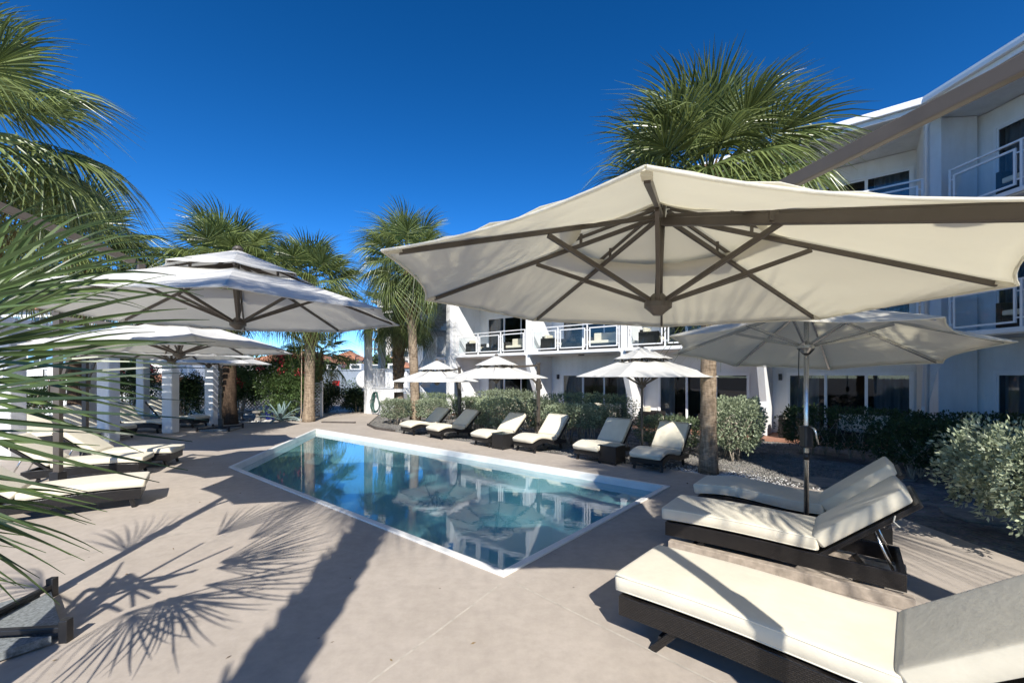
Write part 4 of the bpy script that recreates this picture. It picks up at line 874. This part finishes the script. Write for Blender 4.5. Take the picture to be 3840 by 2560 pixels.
bush((-8.55,23.6), (.95,.7), 1.55, 'square dark shrub against the left side of the stair wall', 'dark_leaf', 6500, .10, .45, z0=-.1)
bush((-11.5,34), (2.2,1), 1.7, 'reddish-tipped shrub farther back along the path', 'oleander_leaf', 3500, .14, .35)
ag = thing('agave', (-10.15,18.75,-.05), 0, 'blue-grey agave with broad pointed leaves in the gravel bed', 'agave')
for k in range(17):
    a = k*2.4; el = R(80-62*(k/17)); ln = 1.05-.25*random.random(); wd = .085; rows = []
    for i in range(8):
        f = i/7; e2 = el-.5*f*(k/17)*1.3; r = ln*f*math.cos(e2); z = .08+ln*f*math.sin(e2); w = wd*(.55+1.2*f if f < .4 else 1.03*(1-((f-.4)/.6)**1.6)+.01)
        c, s = math.cos(a), math.sin(a); rows.append([(c*r-s*-w, s*r+c*-w, z+w*.35),(c*r, s*r, z-.01),(c*r-s*w, s*r+c*w, z+w*.35)])
    lf = MB().grid(rows).build('leaf','agave_leaf',ag,smooth=True); md = lf.modifiers.new('thick','SOLIDIFY'); md.thickness = .02

# ---------------------------------------------------------------- white posts, fence, bench, statue
pg = thing('pergola', (-14.05,14.3,0), 0, 'white slatted pergola on square posts over the shaded left loungers', 'pergola')
for (x, y, w) in [(-12.15,12.85,.38),(-12.0,15.0,.36),(-12.15,17.25,.34),(-16.0,18.5,.34),(-16.0,16.1,.36),(-16.0,13.4,.38),(-12.1,10.3,.38),(-16.0,10.3,.38)]:
    x += 14.05; y -= 14.3
    MB().b6(x-w/2,x+w/2,y-w/2,y+w/2,0,2.98).build('post','stucco',pg,bevel=.035)
for x in (-12.1,-16.0): MB().b6(x+14.05-.06,x+14.05+.06,-4.9,4.9,2.982,3.17).build('beam','stucco',pg,bevel=.008)
ns = 31
for k in range(ns):
    y = -4.8+9.6*k/(ns-1); MB().b6(-2.55,2.65,y-.03,y+.03,3.172,3.33).build('slat','stucco',pg)
def lattice(x0, x1, y, h, label, z0=.12):
    o = thing('lattice_fence', (x0,y,-.05), 0, label, 'fence', 'white lattice fence sections'); L_ = x1-x0
    for x in (0, L_): MB().b6(x-.05,x+.05,-.05,.05,0,h+.08).build('post','lattice_white',o)
    for z in (z0, h-.06, (z0+h)/2): MB().b6(.05,L_-.05,-.035,.035,z,z+.06).build('rail','lattice_white',o)
    lt = MB(); st = .17; wd = .042; n = int((L_+h)/st)+1; zb, zt_ = z0+.06, h-.06; H = zt_-zb
    for sg in (1,-1):
        for i in range(n):
            c = -H+i*st
            p, q = (c, zb), (c+H, zt_)
            if p[0] < .05: p = (.05, zb+.05-c)
            if q[0] > L_-.05: q = (L_-.05, zb+L_-.05-c)
            if p[0] >= q[0]-.02: continue
            if sg < 0: p, q = (L_-p[0],p[1]), (L_-q[0],q[1])
            lt.bar((p[0],.008*sg,p[1]),(q[0],.008*sg,q[1]),.014,wd,(0,1,0) if False else (0,0,1))
    lt.build('lattice_panel','lattice_white',o)
xs = [-30.4,-28,-25.6,-23.2,-20.8,-18.4]
for i in range(5): lattice(xs[i], xs[i+1]-.02, 21.2, 2.3, ['tall lattice panel at the far left edge, mostly behind fronds','second tall lattice panel from the left edge','third tall lattice panel below the blue-shuttered house','fourth tall lattice panel near the white posts','fifth tall lattice panel behind the red-flowered oleander'][i])
xs = [-18.3,-16,-13.7,-11.5,-9.35]
for i in range(4): lattice(xs[i], xs[i+1]-.02, 21.0, 1.72, ['low lattice panel behind the rear white posts','low lattice panel behind the dense dark shrub','low lattice panel behind the stone bench','low lattice panel ending beside the tan palm trunk'][i])
def bench(loc, rz, label, w, h):
    o = thing('stone_bench', (loc[0],loc[1],-.05), rz, label, 'bench', 'stone garden seats')
    MB().b6(-w/2,w/2,-.2,.2,h-.09,h).build('seat','stone_grey',o,bevel=.02)
    for s in (-1,1): MB().lathe([(.15,0),(.15,.05),(.10,.12),(.08,h*.5),(.12,h-.14),(.14,h-.092)],10,(s*w*.33,0,0)).build('leg','stone_grey',o,smooth=True)
bench((-12.0,19.5), .1, 'low stone bench in front of the lattice', 1.1, .45); bench((-10.0,20.3), 0, 'taller stone table behind the agave', 1.3, .72)
bx = thing('blue_bin', (-11.15,20.2,-.05), 0, 'dark blue box standing between stone bench and table', 'box'); MB().b6(-.38,.38,-.25,.25,0,.62).build('body','blue_paint',bx,bevel=.02); MB().b6(-.40,.40,-.27,.27,.622,.68).build('lid','blue_paint',bx,bevel=.01)
hs_ = thing('heron_statue', (-9.75,25.2,-.05), 0, 'pale heron statue standing beside the path', 'statue')
MB().tube([(.34,0,.50),(.15,0,.60),(-.05,0,.66),(-.15,0,.70)],[.02,.11,.13,.06],12).build('body','statue',hs_,smooth=True)
nk = MB().tube([(-.13,0,.68),(-.2,0,.80),(-.14,0,.93),(-.20,0,1.06),(-.22,0,1.09)],[.06,.04,.032,.04,.02],10).build('neck','statue',hs_,smooth=True); MB().tube([(-.21,0,1.075),(-.40,0,1.03)],[.018,.003],8).build('beak','beak',nk)
for s in (-.05,.05): MB().tube([(.02,s,.58),(.05,s,.3),(.02,s,0)],.014,6).build('leg','statue',hs_)
for i,(x,y,s) in enumerate([(-8.35,18.55,.16),(-8.0,18.5,.11),(-4.95,16.25,.14),(-6.55,20.9,.13)]):
    v = MB(); k = 10; v.lathe([(.0,0),(s,.0),(s*1.15,s*.35),(s*.8,s*.8),(.02,s)],9,(0,0,0)); o = v.build('white_rock','rock_white'); o.location = (x,y,-.05 if i != 0 else 0); o.rotation_euler = (0,0,i); o.scale = (1.4,1,1)
    tag(o, ['largest white rock at the foot of the tan palm','small white rock beside the tan palm foot','white rock on the corner of the bed edging','white rock at the foot of the stair wall'][i], 'rock', 'white rocks')
st = thing('low_plank', (-7.4,18.2,0), R(-8), 'dark timber plank lying on the deck right of the tan palm', 'plank'); MB().b6(-.75,.75,-.07,.07,0,.05).build('board','edging',st)

# ---------------------------------------------------------------- far background
ub = thing('utility_building', (-15.5,50,-.05), 0, 'low grey-blue utility building behind the path', 'building')
MB().b6(-9,9,0,8,0,2.7).build('wall','utility_grey',ub); MB().b6(-9.1,9.1,-.1,8,2.705,2.82).build('parapet','utility_grey',ub)
MB().b6(-2.6,-2.0,-.06,-.003,0,2.2).build('door','dark_glass',ub); MB().b6(.5,3.4,-.1,-.003,.2,2.5).build('panel','house_white',ub); MB().b6(-5.5,-4.7,-.05,-.003,.9,1.5).build('red_sign','red_paint',ub)
for i,x in enumerate((-6.2,-3.4,-1.0,1.2)):
    a = thing('air_conditioner', (-15.5+x,52,2.772), 0, ['leftmost grey air conditioner box on the utility roof','second air conditioner box on the utility roof','third air conditioner box on the utility roof','rightmost air conditioner box on the utility roof, by the dish'][i], 'air conditioner', 'rooftop air conditioners'); MB().b6(-.7,.7,-.5,.5,0,.6+.12*(i%2)).build('case','house_white',a,bevel=.03); MB().b6(-.5,.5,-.515,-.502,.12,.5).build('grille','dark_glass',a)
ds = thing('satellite_dish', (-10.75,31.5,-.05), R(12), 'big white satellite dish beside the stair tower', 'satellite dish')
rows = []; 
for i in range(7):
    r = .72*i/6+.01; rows.append([(r*math.cos(2*PI*k/28), .16*(r/.72)**2-.16, 1.75+r*math.sin(2*PI*k/28)) for k in range(28)])
dd = MB().grid(rows, closed=True).build('reflector','house_white',ds,smooth=True); dd.modifiers.new('t','SOLIDIFY').thickness = .03
MB().tube([(0,-.2,1.75),(0,.25,1.5),(0,.3,0)],.07,10).build('stand','utility_grey',ds,smooth=True)
for k in range(3):
    a = 2*PI*k/3+.5; MB().tube([(1.2*math.cos(a),-.05,1.75+1.2*math.sin(a)),(0,-1.0+2.0,1.75)] if False else [(.64*math.cos(a),-.04,1.75+.64*math.sin(a)),(0,-.62,1.75)],.015,6).build('feed_arm','utility_grey',ds)
def house(name, loc, w, d, h, label, roofh=1.6, wall='house_white', wins=(), shut=True, rz=0):
    o = thing(name, (loc[0],loc[1],-.05), rz, label, 'house', 'distant houses')
    MB().b6(-w/2,w/2,0,d,0,h).build('wall',wall,o)
    e = .5; A = [(-w/2-e,-e,h+.01),(w/2+e,-e,h+.01),(w/2+e,d+e,h+.01),(-w/2-e,d+e,h+.01)]; k = min(w,d)/2; Bp = [(-w/2+k,d/2,h+roofh),(w/2-k+.01,d/2,h+roofh)]
    MB().add(A+Bp,[(0,1,5,4),(2,3,4,5),(1,2,5),(3,0,4),(3,2,1,0)]).build('roof','roof_tile',o)
    for (x,z,ww,hh) in wins:
        f = MB().b6(x-ww/2,x+ww/2,-.06,-.002,z,z+hh).build('window','dark_glass',o)
        fr = MB(); fr.b6(x-.03,x+.03,-.075,-.062,z,z+hh).b6(x-ww/2,x+ww/2,-.075,-.062,z+hh/2-.03,z+hh/2+.03); fr.build('glazing_bar','house_white',f)
        if shut:
            for s in (-1,1): MB().b6(x+s*(ww/2+.27)-.24,x+s*(ww/2+.27)+.24,-.07,-.002,z-.03,z+hh+.03).build('shutter','shutter_blue',f)
    return o
house('shuttered_house', (-37,36,0), 17, 9, 7.6, 'white house with blue window shutters at the far left', 1.8, wins=[(-5.5+2.75*i,3.0,1.0,1.5) for i in range(6)]+[(-5.5+2.75*i,5.6,1.0,1.4) for i in range(6)])
house('tile_roof_house', (-31,31,0), 10, 4, 1.6, 'low building with orange tile roof behind the left lattice', .7, shut=False)
house('tile_roof_house', (-37,70,0), 14, 9, 4.2, 'orange tile roof behind the flowering oleander', 2.2, shut=False)
house('tile_roof_house', (-32,80,0), 6, 8, 5.0, 'small orange tile roof just right of the tan palm trunk', 2.0, shut=False)
house('tile_roof_house', (-25.5,75,0), 8, 8, 3.2, 'orange tile roof under the dark sign letters', 1.9, shut=False)
house('tile_roof_house', (-18.5,62,0), 7, 8, 3.2, 'orange tile roof seen through the stair tower', 1.8, shut=False)
sg = thing('roof_sign', (-28.3,73,-.05), 0, 'dark SEA letters standing above an orange roof', 'sign')
for i, chx in enumerate('SEA'):
    cu = bpy.data.curves.new('letter','FONT'); cu.body = chx; cu.size = 1.75; cu.extrude = .04; cu.shear = .12; to = bpy.data.objects.new('tmp', cu); col.objects.link(to)
    dg = bpy.context.evaluated_depsgraph_get(); me = bpy.data.meshes.new_from_object(to.evaluated_get(dg)); bpy.data.objects.remove(to); me.materials.clear(); me.materials.append(MAT['sign_black'])
    q = link('letter', me, sg); q.rotation_euler = (R(90),0,0); q.location = (i*1.25,0,4.35-.08*i)
MB().b6(-.2,3.8,.02,.1,4.15,4.24).build('rail','sign_black',sg)
for x in (.1,1.8,3.5): MB().b6(x-.05,x+.05,.02,.1,0,4.145).build('post','sign_black',sg)
tw = thing('apartment_tower', (-37,130,-.05), 0, 'tall beige apartment tower with stacked balconies seen past the stair tower', 'tower')
MB().b6(-4,8,0,14,0,27).build('wall','tower_beige',tw)
for fl in range(9):
    z = 1.5+fl*2.9; MB().b6(-6.2,-4.002,.5,9,z,z+.35).build('balcony','tower_beige',tw); MB().b6(-4.06,-4.0,1,8,z+.5,z+2.5).build('balcony_window','dark_glass',tw)
    for x in (-2.2,1.0,4.4): MB().b6(x-.9,x+.9,-.08,-.003,z+.6,z+2.3).build('window','dark_glass',tw)
def tree(loc, h, r, label, n=2600, leaf=.5):
    o = thing('broadleaf_tree', (loc[0],loc[1],-.05), 0, label, 'tree', 'distant trees'); nb = 18; cs = rng.normal(size=(nb,3)); cs /= np.linalg.norm(cs,axis=1,keepdims=True); cs *= rng.uniform(.3,.9,(nb,1))
    P = cs[rng.integers(0,nb,n)]+rng.normal(size=(n,3))*.2; Q = P*np.array([r,r,h*.38])+np.array([0,0,h*.62]); Q[:,2] = np.maximum(Q[:,2],.2); V, F = leaves(Q, P+rng.normal(size=P.shape)*.7, leaf, .6)
    link('crown', fastmesh('crown',V,F,'far_leaf'), o); MB().tube([(0,0,0),(0,0,h*.4),(.2,0,h*.75)],[r*.09,r*.07,r*.03],8).build('trunk','dark_bark',o,smooth=True)
for x,y,h,r,lb in [(-26.2,60,3.7,2.2,'round green tree right of the tan palm trunk, behind the utility roof'),(-22.3,64,3.3,2.2,'low tree below the orange roof with the sign'),(-20.0,57,4.3,1.9,'yellow-green tree at the end of the sign letters'),(-17.5,58,4.6,2.0,'tree left of the stair tower column'),(-52,45,6.5,4,'tree left of the shuttered house'),(-28.6,30.0,3.6,1.5,'small tree before the shuttered house windows'),(-47,75,6,4,'tree far behind the left lattice'),(-44,62,6,4,'tree behind the white posts far off')]:
    tree((x,y), h, r, lb)
# land further out so that the gravel does not run to the horizon
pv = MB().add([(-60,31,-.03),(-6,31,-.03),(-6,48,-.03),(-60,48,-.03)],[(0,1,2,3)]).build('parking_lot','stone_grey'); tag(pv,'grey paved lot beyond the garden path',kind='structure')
